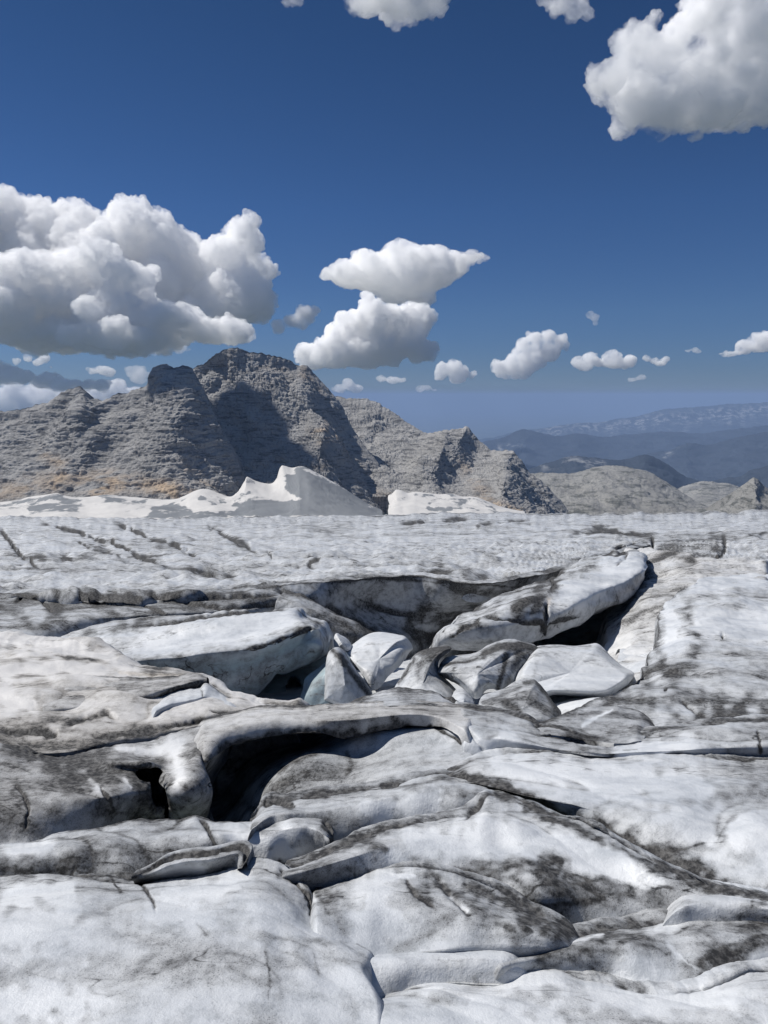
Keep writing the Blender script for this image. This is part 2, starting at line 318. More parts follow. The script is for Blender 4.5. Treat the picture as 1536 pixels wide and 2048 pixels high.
def build_glacier():
    X0, X1 = -420, 1960
    # ---------------- far plain of ice up to its rim
    S = sheet
    far_cracks = [
        ([(0,1058),(40,1108),(55,1118),(76,1135)], 2.6, 1.3), ([(85,1046),(150,1062),(195,1078),(245,1092),(285,1118),(330,1128)], 2.6, 1.2), ([(150,1080),(190,1098),(230,1104)], 3, .5),
        ([(228,1044),(270,1062),(300,1075),(345,1086),(384,1110),(400,1113)], 3, 1.), ([(300,1075),(360,1100),(372,1108)], 7, .35), ([(415,1052),(470,1080),(500,1095),(516,1106)], 4, .7), ([(534,1100),(541,1110),(547,1118)], 2.6, .9),
        ([(0,1108),(60,1112),(160,1110),(290,1112),(330,1115)], 3, .5), ([(0,1142),(120,1136),(250,1134),(400,1138),(600,1128),(640,1122)], 5, .25), ([(380,1138),(440,1152),(480,1146)], 6, .5),
        ([(615,1135),(622,1122),(640,1115)], 2.2, .8), ([(795,1048),(850,1042),(900,1040),(940,1036)], 2.4, .9), ([(940,1050),(1000,1043),(1060,1040)], 2.2, .7), ([(1180,1050),(1240,1064),(1262,1070)], 3, .5), ([(600,1055),(660,1060),(700,1052)], 9, .3),
        ([(1140,1066),(1200,1062),(1270,1067),(1300,1072)], 3, .6), ([(1230,1096),(1270,1090),(1306,1094),(1304,1074)], 3.5, 1.3), ([(1285,1098),(1304,1096)], 5, 1.), ([(1320,1098),(1380,1092),(1430,1078)], 14, .5), ([(1330,1118),(1400,1112),(1440,1098)], 10, .4),
        ([(1448,1072),(1450,1092),(1446,1106),(1432,1118),(1380,1130),(1340,1150)], 2.2, 1.2), ([(1460,1076),(1536,1066)], 3, .4), ([(1450,1150),(1536,1140)], 5, -.3),
        ([(768,1157),(840,1153),(880,1150)], 6, 1.1), ([(845,1142),(880,1140),(920,1148),(960,1160)], 14, .65), ([(850,1165),(880,1150)], 9, .8), ([(990,1166),(1040,1158),(1080,1148),(1130,1142),(1180,1124)], 5, 1.1), ([(1000,1120),(1100,1118),(1180,1120)], 8, .25),
        ([(X0,1186),(0,1188),(80,1191),(170,1196),(250,1198),(300,1195),(390,1191),(440,1187),(500,1180),(550,1175),(600,1169),(640,1165)], 4.2, 1.3), ([(0,1178),(200,1184),(400,1180),(560,1164)], 9, .3),
        ([(640,1165),(700,1162),(768,1157)], 2.6, 1.)]
    S('far', [[(X0*2,1034,480),(-300,1034,480),(0,1036,420),(200,1037,400),(300,1038,380),(440,1036,400),(620,1033,450),(768,1031,500),(900,1028,520),(1150,1029,500),(1400,1026,520),(1600,1025,540),(X1*1.6,1025,540)],
              [(X0*2,1050),(0,1051),(400,1051),(768,1048),(1536,1046),(X1*1.6,1046)],
              [(X0*2,1080),(0,1080),(400,1080),(768,1078),(1100,1076),(1300,1074,1.),(1536,1075),(X1*1.6,1075)],
              [(X0*2,1130),(0,1132),(400,1126),(768,1115),(1000,1105),(1200,1092),(1300,1084),(1536,1100),(X1*1.6,1110)],
              [(X0*2,1190),(0,1188),(80,1190),(170,1196),(250,1198),(300,1195),(390,1191),(440,1187),(500,1180),(550,1174),(600,1168),(700,1162),(768,1157),(840,1154),(890,1160),(940,1168),(1000,1165),(1050,1156),(1130,1140),(1180,1122),(1230,1104),(1290,1098),(1330,1110),(1420,1125),(1536,1145),(X1*1.6,1190)]],
      lobe=(7, 3.4, .30, .45), bigroll=.9, lrot=-.2, bulge=.0, roll=(.02, .003, .1, .12), tuck=.02, noise=1.9, strokes=far_cracks, dirt=-.18, dens=1.15, wob=1.6, seed=5)
    # ---------------- shaded wall under the long crack
    S('wall', [[(X0,1185,29.5),(0,1187,29.5),(80,1189,29),(170,1195,28.2),(250,1197,27.8),(300,1194,28),(390,1190,28.3),(440,1186,28.8),(500,1179,29.5),(550,1173,30.2),(600,1167,31),(700,1161,32),(768,1156,33),(840,1153,33.5),(890,1159,32.5),(940,1167,31.6),(1000,1164,32),(1050,1155,33),(1130,1139,35),(1180,1121,38),(1250,1104,44),(1300,1090,50)],
               [(X0,1210,27.5),(0,1215,27),(80,1212,27.3),(200,1212,26.8),(300,1208,27.2),(420,1206,27.5),(520,1200,28.6),(600,1200,30),(700,1200,32.3),(800,1200,33.6),(900,1200,33),(1000,1195,33),(1100,1180,35),(1200,1160,39),(1300,1130,50)],
               [(X0,1262,22.5),(0,1262,23),(150,1240,24.5),(300,1232,25.8),(420,1228,26.5),(520,1230,28),(600,1240,30),(700,1245,31.5),(800,1245,33),(900,1240,34),(1000,1230,35),(1100,1215,37),(1200,1200,41),(1300,1180,50)],
               [(X0,1300,21),(0,1300,22),(150,1280,24),(300,1270,26),(450,1275,27),(560,1300,28),(640,1320,28.5),(720,1310,29),(800,1300,31),(880,1290,34.5),(960,1290,36),(1080,1290,38),(1200,1290,42),(1300,1270,48)]],
      lobe=(3,2,.10,.3), bulge=0, roll=(.002, .0, .03, .0), swell=.3, noise=.45, dirt=.12, tuck=.3, crest_dirt=0.39, crest_w=5,
      strokes=[([(30,1205),(45,1192),(75,1195),(95,1210),(105,1225)], 3, 1.2), ([(0,1215),(30,1230),(60,1245)], 9, .5), ([(100,1205),(120,1230),(90,1245)], 8, .5), ([(110,1215),(150,1200),(200,1210),(240,1232)], 10, .5), ([(250,1200),(300,1215),(330,1228)], 2.5, .9), ([(300,1198),(400,1196),(560,1188)], 5, .7),
               ([(350,1200),(420,1212),(480,1225)], 5, .6), ([(430,1218),(500,1212),(560,1208)], 5, .5), ([(555,1180),(590,1192),(630,1205),(680,1228),(720,1248),(760,1268)], 6, 1.), ([(560,1215),(620,1235),(680,1260),(720,1290)], 12, .25), ([(690,1180),(720,1200),(800,1225),(870,1232)], 5, .3), ([(745,1215),(790,1228),(830,1232)], 2.5, .5), ([(860,1170),(850,1200),(835,1230)], 7, .45), ([(870,1180),(930,1190),(1000,1185)], 13, .5), ([(830,1245),(900,1240),(960,1225),(1040,1205)], 8, .5), ([(840,1265),(880,1280)], 16, 1.), ([(690,1260),(720,1265),(700,1282)], 10, .4), ([(650,1150),(1050,1175)], 3, .3)])
    # ---------------- ridge climbing out of the wall towards the slab
    S('wall_rib', [[(560,1183,29.5),(590,1190,29),(620,1200,28.6),(650,1212,28.5),(690,1232,28.4),(720,1250,28.3),(765,1275,28.3)], [(545,1195,28.6),(590,1210,28),(630,1232,27.6),(670,1255,27.5),(720,1280,27.6),(750,1295,27.8)], [(540,1215,28.2),(590,1240,27.8),(640,1275,27.4),(690,1300,27.4),(740,1320,27.8)]],
      fade=(12, 12), bulge=0, roll=(.01, .005, .04, .15), noise=.8, dirt=.12, crest_dirt=0.33, crest_w=8, strokes=[([(620,1255),(680,1262),(715,1285)], 10, .35)])
    # ---------------- floor of the crevasse, old snow
    S('floor', [[(350,1262,44),(700,1262,44),(1100,1262,44),(1420,1240,44)], [(350,1300,35),(700,1305,34),(1000,1310,33),(1420,1290,33)], [(350,1345,28),(700,1345,27),(1000,1345,26),(1400,1330,25)], [(350,1392,23),(700,1385,22.6),(1000,1385,21),(1150,1388,18.8),(1400,1385,18)], [(350,1440,20),(700,1440,19.5),(1000,1440,18),(1150,1440,16.4),(1400,1440,16)], [(350,1500,18),(700,1500,17.5),(1400,1500,15)]],
      lobe=(1.5,.7,.04,.0), soot=.15, bulge=0, roll=None, tuck=.3, noise=.7, dirt=-.5, strokes=[([(1000,1345),(940,1400)], 40, .3), ([(700,1400),(900,1410)], 20, .2)])
    # ---------------- pale wall falling from the dome's foot on the right
    S('right_wall', [[(1235,1100,46),(1290,1098,42),(1340,1100,39),(1400,1112,36),(1580,1120,35)], [(1240,1160,36),(1285,1150,34),(1330,1150,32),(1380,1155,30),(1580,1160,29)], [(1200,1225,31),(1232,1215,29.5),(1275,1190,28.5),(1330,1200,27),(1580,1220,25)], [(1195,1270,27.6),(1215,1262,26.6),(1255,1250,25.8),(1330,1260,24.5),(1580,1280,22)], [(1190,1310,25),(1225,1300,24),(1260,1290,23.4),(1320,1300,22.3),(1580,1320,20)], [(1210,1360,20.5),(1260,1352,20),(1300,1345,20),(1400,1360,19)], [(1220,1420,19),(1300,1420,18.5),(1400,1420,18)]],
      fade=(20, 60), bulge=0, roll=None, tuck=.1, noise=1.1, dirt=-.12, warm=.25, strokes=[([(1285,1108),(1300,1135),(1290,1160),(1270,1190)], 8, .8), ([(1310,1120),(1350,1115),(1400,1118)], 7, .55), ([(1300,1150),(1340,1135),(1390,1130)], 10, .35), ([(1240,1260),(1280,1225),(1300,1215)], 6, .25), ([(1245,1290),(1310,1340)], 12, 'clean'), ([(1205,1285),(1250,1300)], 10, 'clean')], )
    S('right_wall_snow', [[(1240,1300,23.2),(1250,1297,23.3),(1275,1302,23),(1310,1294,22.6),(1340,1290,22)], [(1235,1330,21),(1262,1325,21),(1290,1325,20.6),(1340,1330,20)], [(1240,1370,19.6),(1290,1365,19.4),(1350,1370,19)]], soot=.15, bulge=0, noise=.5, dirt=-.6, roll=(.02,.01,.03,.1))
    # ---------------- leaning slab over the dark gap
    S('serac', [[(862,1298,25),(872,1274,24.6),(890,1250,24.6),(912,1236,25.4),(960,1212,27.4),(1000,1190,28.6),(1050,1172,29.8),(1100,1158,31),(1108,1152,31.4),(1130,1138,32.6),(1160,1124,34),(1205,1107,36.5),(1240,1101,38),(1275,1102,38.5),(1290,1110,37),(1295,1126,34)],
                [(868,1300,24.4),(880,1278,23.9),(898,1258,23.8),(930,1246,23.8),(975,1228,24),(1010,1214,24.3),(1060,1198,24.8),(1104,1180,26.2),(1118,1172,26.8),(1145,1160,27.8),(1175,1146,29),(1215,1130,30.8),(1245,1119,32.2),(1272,1116,32.8),(1288,1122,32.2),(1294,1134,31.4)],
                [(880,1302,24.2),(888,1284,23.8),(910,1272,23.4),(940,1264,23.3),(985,1256,23.4),(1020,1248,23.6),(1060,1240,24),(1105,1236,24.4),(1122,1228,24.6),(1150,1212,25),(1180,1198,25.8),(1215,1182,27),(1240,1172,27.8),(1262,1160,28.4),(1280,1150,29.2),(1291,1142,30)],
                [(890,1304,24.2),(897,1290,23.9),(915,1284,23.5),(950,1280,23.3),(990,1273,23.4),(1025,1262,23.8),(1065,1248,24.2),(1105,1246,24.6),(1125,1244,24.8),(1155,1232,25.2),(1190,1218,26),(1222,1206,27),(1242,1204,27.7),(1262,1190,28.3),(1278,1174,29.2),(1290,1150,30)],
                [(895,1306,24.6),(900,1296,24.3),(920,1298,24),(955,1300,23.8),(1000,1296,24),(1040,1288,24.3),(1075,1282,24.6),(1105,1274,25),(1130,1262,25.2),(1160,1250,25.6),(1192,1228,26.4),(1228,1210,27.4),(1245,1206,28),(1262,1192,28.8),(1276,1178,29.6),(1289,1154,30.4)],
                [(900,1306,27),(910,1300,27),(930,1300,27),(965,1300,27),(1010,1292,27),(1045,1282,27.5),(1080,1272,28),(1110,1264,28.5),(1135,1250,29),(1165,1236,29.5),(1195,1214,30.5),(1230,1198,31),(1245,1196,31.5),(1262,1184,32),(1276,1170,32),(1288,1150,32)]],
      lobe=(1.5,.7,.05,.15), swell=.6, bulge=0, roll=(.02, .02, .05, .2), tuck=0, noise=.7, dirt=-.16, detail=1.3, seed=3,
      strokes=[([(1035,1215),(1060,1202),(1090,1192),(1108,1182)], 9, 1.), ([(1040,1225),(1065,1212)], 9, .8), ([(1060,1235),(1080,1205)], 7, .7), ([(1094,1205),(1092,1235),(1090,1268)], 5, 1.3), ([(1082,1262),(1084,1240)], 2, .8), ([(1098,1200),(1088,1222)], 6, 'warm'), ([(935,1225),(1000,1205),(1060,1185),(1100,1172)], 16, .5), ([(975,1236),(1010,1238),(1045,1245),(1100,1243),(1160,1232)], 3, 1.), ([(912,1250),(950,1248),(980,1256)], 8, .4), ([(900,1275),(930,1255),(960,1238)], 3.5, .8), ([(1102,1180),(1108,1168),(1102,1160),(1112,1150),(1130,1143)], 2, 1.3), ([(1110,1165),(1150,1148),(1190,1128)], 10, .55), ([(1200,1105),(1235,1108),(1255,1104)], 4, .6), ([(1255,1104),(1250,1118),(1230,1130)], 2.5, .6), ([(1140,1180),(1200,1168),(1260,1130)], 18, 'clean'), ([(1240,1190),(1265,1178),(1280,1160)], 9, 'warm'), ([(940,1290),(1010,1280)], 10, .3), ([(1180,1160),(1160,1150)], 5, .3)])
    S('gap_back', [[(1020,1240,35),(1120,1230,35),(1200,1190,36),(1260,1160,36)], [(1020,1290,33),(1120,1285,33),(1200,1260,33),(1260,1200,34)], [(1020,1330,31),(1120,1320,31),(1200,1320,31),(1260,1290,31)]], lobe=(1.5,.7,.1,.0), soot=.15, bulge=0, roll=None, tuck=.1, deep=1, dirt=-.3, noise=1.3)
    # ---------------- right dome
    S('dome', [[(1640,1118,42),(1560,1128,38),(1500,1136,35),(1440,1150,31),(1400,1162,28.5),(1368,1180,26),(1335,1202,24),(1319,1225,22.6),(1316,1255,20.8),(1313,1285,19.4),(1297,1315,18.2),(1286,1332,17.4),(1284,1346,16.7),(1262,1366,15.6),(1240,1386,14.8),(1205,1398,14.3),(1160,1412,13.7),(1120,1426,13.1)],
               [(1700,1122,40),(1620,1132,36),(1560,1142,33),(1500,1158,29),(1450,1175,26),(1415,1195,23.6),(1390,1220,21.6),(1375,1245,20.2),(1368,1270,19.0),(1364,1297,17.8),(1345,1325,16.8),(1325,1350,15.8),(1310,1370,15.1),(1285,1388,14.4),(1260,1402,14),(1220,1416,13.4),(1175,1430,12.9),(1130,1440,12.6)],
               [(1800,1130,38),(1700,1142,34),(1640,1155,31),(1590,1175,27),(1560,1200,24),(1530,1225,21.8),(1505,1255,19.8),(1490,1285,18.2),(1480,1315,16.9),(1470,1345,15.8),(1450,1372,14.8),(1420,1395,14.1),(1390,1412,13.6),(1350,1424,13.2),(1300,1435,12.9),(1250,1444,12.6),(1190,1452,12.4),(1130,1456,12.2)],
               [(2100,1140,38),(2050,1160,32),(2000,1190,27),(1980,1230,23),(1960,1270,19.6),(1940,1310,17.4),(1920,1350,15.7),(1900,1390,14.3),(1850,1420,13.4),(1780,1445,12.8),(1700,1460,12.3),(1600,1468,12.0),(1520,1474,11.8),(1440,1478,11.7),(1360,1480,11.6),(1280,1480,11.5),(1200,1478,11.6),(1130,1474,11.7)]],
      lobe=(2.5,.5,.07,.3), bulge=0, roll=(.004, .02, .03, .25), tuck=.1, noise=.75, detail=1.6, crest_dirt=0.14, crest_w=9, dirt=-.2, seed=8,
      strokes=[([(1366,1180),(1375,1200),(1378,1240),(1392,1270),(1390,1310),(1370,1330),(1340,1345)], 11, .55), ([(1385,1250),(1400,1300),(1385,1330)], 16, .3), ([(1318,1255),(1312,1300),(1300,1325)], 7, .5), ([(1330,1300),(1320,1330),(1292,1350)], 10, .8), ([(1290,1348),(1330,1340),(1370,1345)], 7, .6), ([(1250,1385),(1320,1375),(1400,1390)], 15, .4), ([(1180,1420),(1300,1405),(1400,1405),(1536,1410)], 14, .5), ([(1130,1440),(1200,1440),(1300,1440)], 14, .5), ([(1330,1465),(1370,1450),(1420,1430),(1480,1415)], 12, .8), ([(1440,1440),(1500,1430),(1536,1440)], 14, .6), ([(1360,1400),(1400,1430),(1440,1450)], 5, .6), ([(1445,1265),(1446,1275)], 3, .8), ([(1330,1378),(1333,1382)], 3, 1.), ([(1470,1330),(1536,1330)], 26, .22), ([(1420,1280),(1500,1300)], 18, .2), ([(1380,1165),(1420,1168),(1536,1155)], 12, 'clean'), ([(1340,1210),(1345,1290)], 11, 'clean'), ([(1400,1250),(1536,1240)], 20, 'clean'), ([(1400,1470),(1536,1460)], 10, .4)])
    # ---------------- big tilted slab on the left
    S('slab', [[(X0,1268,27.5),(-120,1264,27),(20,1256,26.5),(130,1242,26.2),(230,1237,26),(330,1233,25.8),(420,1226,25.6),(500,1219,25.5),(560,1214,25.4),(597,1212,25.2),(606,1215,25.2),(618,1232,24.8),(640,1241,24.6),(652,1246,24.6),(664,1266,24.8),(670,1290,25)],
               [(X0,1300,23.4),(-120,1300,23.2),(60,1290,23.2),(160,1276,23.2),(220,1262,23.3),(285,1251,23.4),(350,1243,23.4),(420,1231,23.4),(480,1224,23.6),(540,1218,23.8),(582,1216,23.8),(592,1219,23.7),(604,1236,23.1),(622,1244,22.8),(646,1256,23),(662,1278,23.6),(668,1296,24.4)],
               [(X0,1322,21.6),(-120,1320,21.6),(60,1315,21.6),(160,1314,21.5),(240,1302,21.6),(300,1295,21.7),(380,1285,21.8),(450,1272,22),(500,1262,22.2),(545,1250,22.4),(585,1238,22.6),(600,1240,22.4),(610,1246,22.1),(625,1252,22),(642,1264,22.3),(658,1286,23),(665,1300,24)],
               [(X0,1345,20.2),(-120,1340,20.2),(60,1338,20.2),(180,1335,20.1),(280,1322,20.2),(350,1316,20.3),(420,1308,20.5),(480,1301,20.7),(520,1292,20.9),(560,1279,21.2),(590,1266,21.5),(608,1258,21.6),(622,1253,21.7),(632,1256,21.6),(640,1270,21.9),(654,1292,22.6),(662,1304,23.6)],
               [(X0,1380,20.1),(-120,1375,20.1),(60,1370,20.1),(200,1360,20.1),(300,1345,20.3),(380,1345,20.45),(450,1340,20.7),(500,1326,20.95),(540,1312,21.2),(575,1298,21.5),(600,1290,21.7),(618,1288,21.5),(630,1288,21.5),(638,1292,21.6),(646,1298,21.9),(654,1304,22.4),(658,1308,23.2)],
               [(X0,1450,20.8),(-120,1450,20.8),(100,1440,20.8),(250,1420,20.8),(350,1410,21.2),(430,1404,21.4),(490,1398,21.6),(515,1385,21.7),(535,1362,21.7),(552,1344,21.8),(568,1344,22),(590,1338,22.2),(612,1331,22.3),(630,1325,22.6),(642,1319,22.9),(652,1313,23.2),(658,1310,23.6)],
               [(X0,1450,23),(-120,1450,23),(100,1440,23),(250,1420,23),(350,1410,23),(430,1404,23),(490,1398,23),(515,1380,23.5),(535,1352,24),(552,1334,25),(568,1334,25),(590,1328,25),(612,1320,25),(630,1315,25),(642,1310,25),(652,1308,25),(658,1306,25)]],
      lobe=(1.5,.7,.03,.1), swell=.5, soot=.15, bulge=0, roll=(.02, .015, .05, .25), tuck=0, noise=.55, seed=6, dirt=-.25,
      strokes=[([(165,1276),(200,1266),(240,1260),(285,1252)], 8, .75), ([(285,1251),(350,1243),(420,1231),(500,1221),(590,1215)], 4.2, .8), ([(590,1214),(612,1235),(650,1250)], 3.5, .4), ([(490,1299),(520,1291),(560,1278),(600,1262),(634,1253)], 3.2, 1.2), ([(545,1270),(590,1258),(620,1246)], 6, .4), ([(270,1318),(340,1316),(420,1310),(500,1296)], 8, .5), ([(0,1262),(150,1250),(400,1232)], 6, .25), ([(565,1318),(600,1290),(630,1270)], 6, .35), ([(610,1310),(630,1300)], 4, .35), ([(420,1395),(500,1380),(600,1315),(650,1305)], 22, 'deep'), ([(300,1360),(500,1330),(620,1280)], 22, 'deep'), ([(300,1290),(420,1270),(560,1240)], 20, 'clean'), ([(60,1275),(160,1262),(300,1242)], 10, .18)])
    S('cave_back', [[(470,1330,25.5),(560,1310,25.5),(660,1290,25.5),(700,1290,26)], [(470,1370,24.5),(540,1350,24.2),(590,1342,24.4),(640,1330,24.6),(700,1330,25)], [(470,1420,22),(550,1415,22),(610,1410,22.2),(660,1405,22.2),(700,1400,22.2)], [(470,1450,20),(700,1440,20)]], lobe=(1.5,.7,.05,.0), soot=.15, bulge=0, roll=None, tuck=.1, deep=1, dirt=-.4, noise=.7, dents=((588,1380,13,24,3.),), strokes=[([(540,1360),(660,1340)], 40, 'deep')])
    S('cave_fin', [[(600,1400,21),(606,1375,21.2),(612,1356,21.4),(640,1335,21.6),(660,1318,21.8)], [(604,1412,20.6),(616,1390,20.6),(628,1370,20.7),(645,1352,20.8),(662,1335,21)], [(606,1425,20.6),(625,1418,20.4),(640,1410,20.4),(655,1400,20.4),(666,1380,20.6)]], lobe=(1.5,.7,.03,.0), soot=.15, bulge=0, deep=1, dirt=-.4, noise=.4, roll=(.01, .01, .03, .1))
    # ---------------- chunks lying in the crevasse
    block('chunk_white', [[(690,1303,23.2),(705,1292,23.6),(732,1274,24),(758,1269,24.2),(782,1271,24.2),(800,1273,24.1),(812,1276,24.1),(823,1288,24.4),(826,1298,24.4),(818,1306,24),(810,1318,23.4),(802,1330,22.8),(778,1352,22.2),(758,1376,21.6),(742,1380,21.4),(722,1345,22),(702,1318,22.6)],
                          [(706,1310,22.7),(725,1300,22.9),(742,1290,23.1),(760,1286,23.2),(778,1286,23.1),(792,1284,23.1),(800,1282,23.3),(803,1292,23.2),(806,1300,23),(800,1312,22.7),(792,1322,22.5),(780,1332,22.3),(764,1345,22),(752,1360,21.6),(742,1362,21.5),(728,1338,21.9),(714,1322,22.4)]], (758,1318,22.4), thick=1.6, dirt=-.5, noise=.35, strokes=[([(690,1306),(740,1304)], 3, .15)])
    block('chunk_wedge', [[(648,1400,20.4),(650,1350,20.8),(654,1312,21.2),(662,1300,21.4),(674,1297,21.5),(688,1306,21.6),(700,1326,21.5),(718,1352,21.3),(738,1378,21),(746,1392,20.9),(742,1410,20.6),(690,1415,20.3)],
                          [(655,1395,20.2),(657,1355,20.5),(661,1322,20.8),(668,1312,20.9),(674,1308,20.9),(683,1316,20.8),(692,1334,20.7),(706,1360,20.6),(720,1384,20.5),(724,1396,20.4),(718,1404,20.2),(690,1408,20.1)]], (690,1370,20.2), thick=1.1, dirt=-.35, noise=.2, strokes=[([(664,1300),(684,1318),(705,1350),(738,1390)], 6, .85), ([(680,1310),(692,1325)], 6, .5)])
    block('chunk_fin', [[(903,1296,20.6),(899,1304,20.4),(888,1312,20.2),(879,1322,20.1),(877,1334,20),(882,1348,19.8),(894,1362,19.6),(912,1380,19.4),(924,1396,19.2),(926,1420,18.8),(860,1420,18.6),(784,1418,18.6),(788,1380,19.2),(800,1360,19.6),(812,1338,20),(824,1318,20.4),(838,1305,20.6),(850,1300,20.7),(872,1295,20.8),(892,1292,20.8)],
                        [(888,1302,20),(880,1308,19.8),(872,1316,19.6),(866,1324,19.5),(865,1336,19.4),(868,1350,19.2),(878,1364,19),(890,1382,18.8),(898,1396,18.6),(895,1410,18.4),(860,1412,18.3),(808,1412,18.4),(806,1385,18.9),(814,1365,19.2),(824,1345,19.5),(834,1328,19.8),(844,1316,19.9),(854,1310,19.9),(868,1305,20),(880,1301,20.1)]], (846,1365,18.9), thick=.9, dirt=-.1, noise=.35, strokes=[([(845,1304),(870,1298),(900,1296)], 7, .8), ([(835,1350),(850,1322),(880,1308)], 9, .4), ([(798,1368),(815,1340),(830,1316)], 3, .4), ([(900,1380),(918,1400)], 8, 'clean')])
    block('chunk_dirty', [[(874,1345,19.6),(880,1330,19.8),(892,1322,20),(915,1318,20.2),(942,1314,20.3),(965,1305,20.4),(985,1292,20.6),(1005,1286,20.7),(1025,1283,20.8),(1050,1287,20.9),(1074,1292,20.9),(1078,1300,20.7),(1064,1316,20.2),(1048,1332,19.8),(1036,1352,19.4),(1030,1378,19),(1020,1392,18.8),(1000,1386,18.8),(990,1378,18.8),(972,1380,18.7),(962,1394,18.4),(950,1398,18.3),(935,1388,18.4),(915,1368,18.8),(895,1358,19.2)],
                          [(890,1345,19),(898,1336,19.1),(908,1330,19.2),(925,1326,19.3),(945,1324,19.3),(965,1316,19.4),(985,1306,19.6),(1000,1300,19.8),(1018,1296,20),(1036,1298,20.2),(1050,1302,20.3),(1050,1308,20.1),(1040,1322,19.7),(1028,1338,19.3),(1018,1354,18.9),(1012,1370,18.7),(1005,1378,18.6),(994,1370,18.5),(984,1366,18.4),(970,1368,18.3),(960,1378,18.1),(950,1384,18),(938,1374,18.2),(920,1358,18.5),(905,1350,18.8)]], (955,1348,18.4), thick=1.3, dirt=-.12, noise=.9, strokes=[([(970,1308),(1000,1292),(1040,1290),(1074,1300)], 7, 1.), ([(1012,1310),(1008,1335),(1000,1360),(996,1376)], 5, .8), ([(1040,1305),(1025,1345),(1010,1380)], 8, .45), ([(885,1350),(915,1372)], 5, .7), ([(880,1330),(930,1325),(965,1315)], 3, .5)])
    block('chunk_panel', [[(1030,1390,18.4),(1032,1360,18.9),(1042,1335,19.6),(1056,1312,20.4),(1070,1294,21),(1090,1290,21.2),(1120,1290,21.4),(1150,1292,21.5),(1175,1289,21.6),(1194,1287,21.6),(1206,1295,21.4),(1222,1312,21),(1245,1332,20.5),(1268,1347,20),(1262,1362,19.4),(1240,1380,18.8),(1218,1392,18.3),(1190,1394,18),(1150,1392,18),(1105,1390,18),(1060,1410,17.6)],
                          [(1044,1378,18.3),(1046,1358,18.6),(1054,1338,19.1),(1066,1320,19.6),(1078,1306,20.1),(1096,1303,20.3),(1122,1303,20.4),(1150,1303,20.5),(1172,1301,20.6),(1188,1300,20.6),(1198,1308,20.4),(1212,1322,20),(1232,1338,19.6),(1248,1349,19.3),(1244,1358,18.9),(1228,1370,18.4),(1210,1380,18),(1186,1384,17.8),(1150,1383,17.7),(1105,1382,17.7),(1066,1395,17.6)]], (1140,1345,19.35), thick=1., back=(0, 1, -.5), dirt=-.5, noise=.22, strokes=[([(1072,1294),(1130,1292),(1180,1292)], 3, .5), ([(1075,1325),(1068,1350)], 5, .35), ([(1110,1370),(1150,1385),(1180,1388)], 8, .3), ([(1030,1380),(1050,1320)], 4, .3)])
    block('chunk_front', [[(955,1430,15.4),(962,1404,16),(985,1394,16.2),(1010,1386,16.4),(1035,1372,16.7),(1052,1364,16.9),(1070,1361,17),(1080,1368,16.9),(1092,1382,16.6),(1106,1402,16.1),(1122,1424,15.6),(1120,1450,15),(1050,1455,14.7),(985,1450,14.8)],
                          [(978,1430,15),(984,1414,15.3),(1002,1404,15.5),(1022,1396,15.7),(1040,1384,16),(1055,1376,16.2),(1066,1372,16.3),(1072,1378,16.2),(1080,1392,15.9),(1090,1408,15.6),(1100,1424,15.2),(1096,1438,14.8),(1050,1444,14.6),(1000,1442,14.7)]], (1045,1418,15.1), thick=1., dirt=0., noise=.4, strokes=[([(1050,1366),(1072,1362),(1092,1385),(1118,1425)], 5, .7), ([(1010,1405),(1035,1420),(1050,1440)], 8, .7), ([(965,1405),(1040,1375)], 4, .4), ([(1090,1420),(1060,1395)], 8, .2)])
    block('chunk_small', [[(964,1418,16.4),(966,1404,16.6),(974,1392,16.8),(984,1396,16.7),(996,1404,16.5),(1004,1416,16.2),(985,1424,16)]], (984,1410,16), thick=.5, dirt=-.1, noise=.4)
    block('chunk_pale', [[(905,1398,17.4),(912,1384,17.8),(928,1382,17.9),(940,1392,17.8),(948,1408,17.4),(944,1424,17),(920,1420,16.9)]], (928,1402,16.9), thick=.6, dirt=-.15, noise=.4)
    block('chunk_shard', [[(668,1298,23),(668,1276,23.4),(672,1268,23.5),(680,1272,23.5),(692,1278,23.6),(702,1290,23.5),(700,1300,23.2),(688,1304,23),(676,1300,22.9)]], (684,1288,22.8), thick=.5, dirt=-.3, noise=.3)
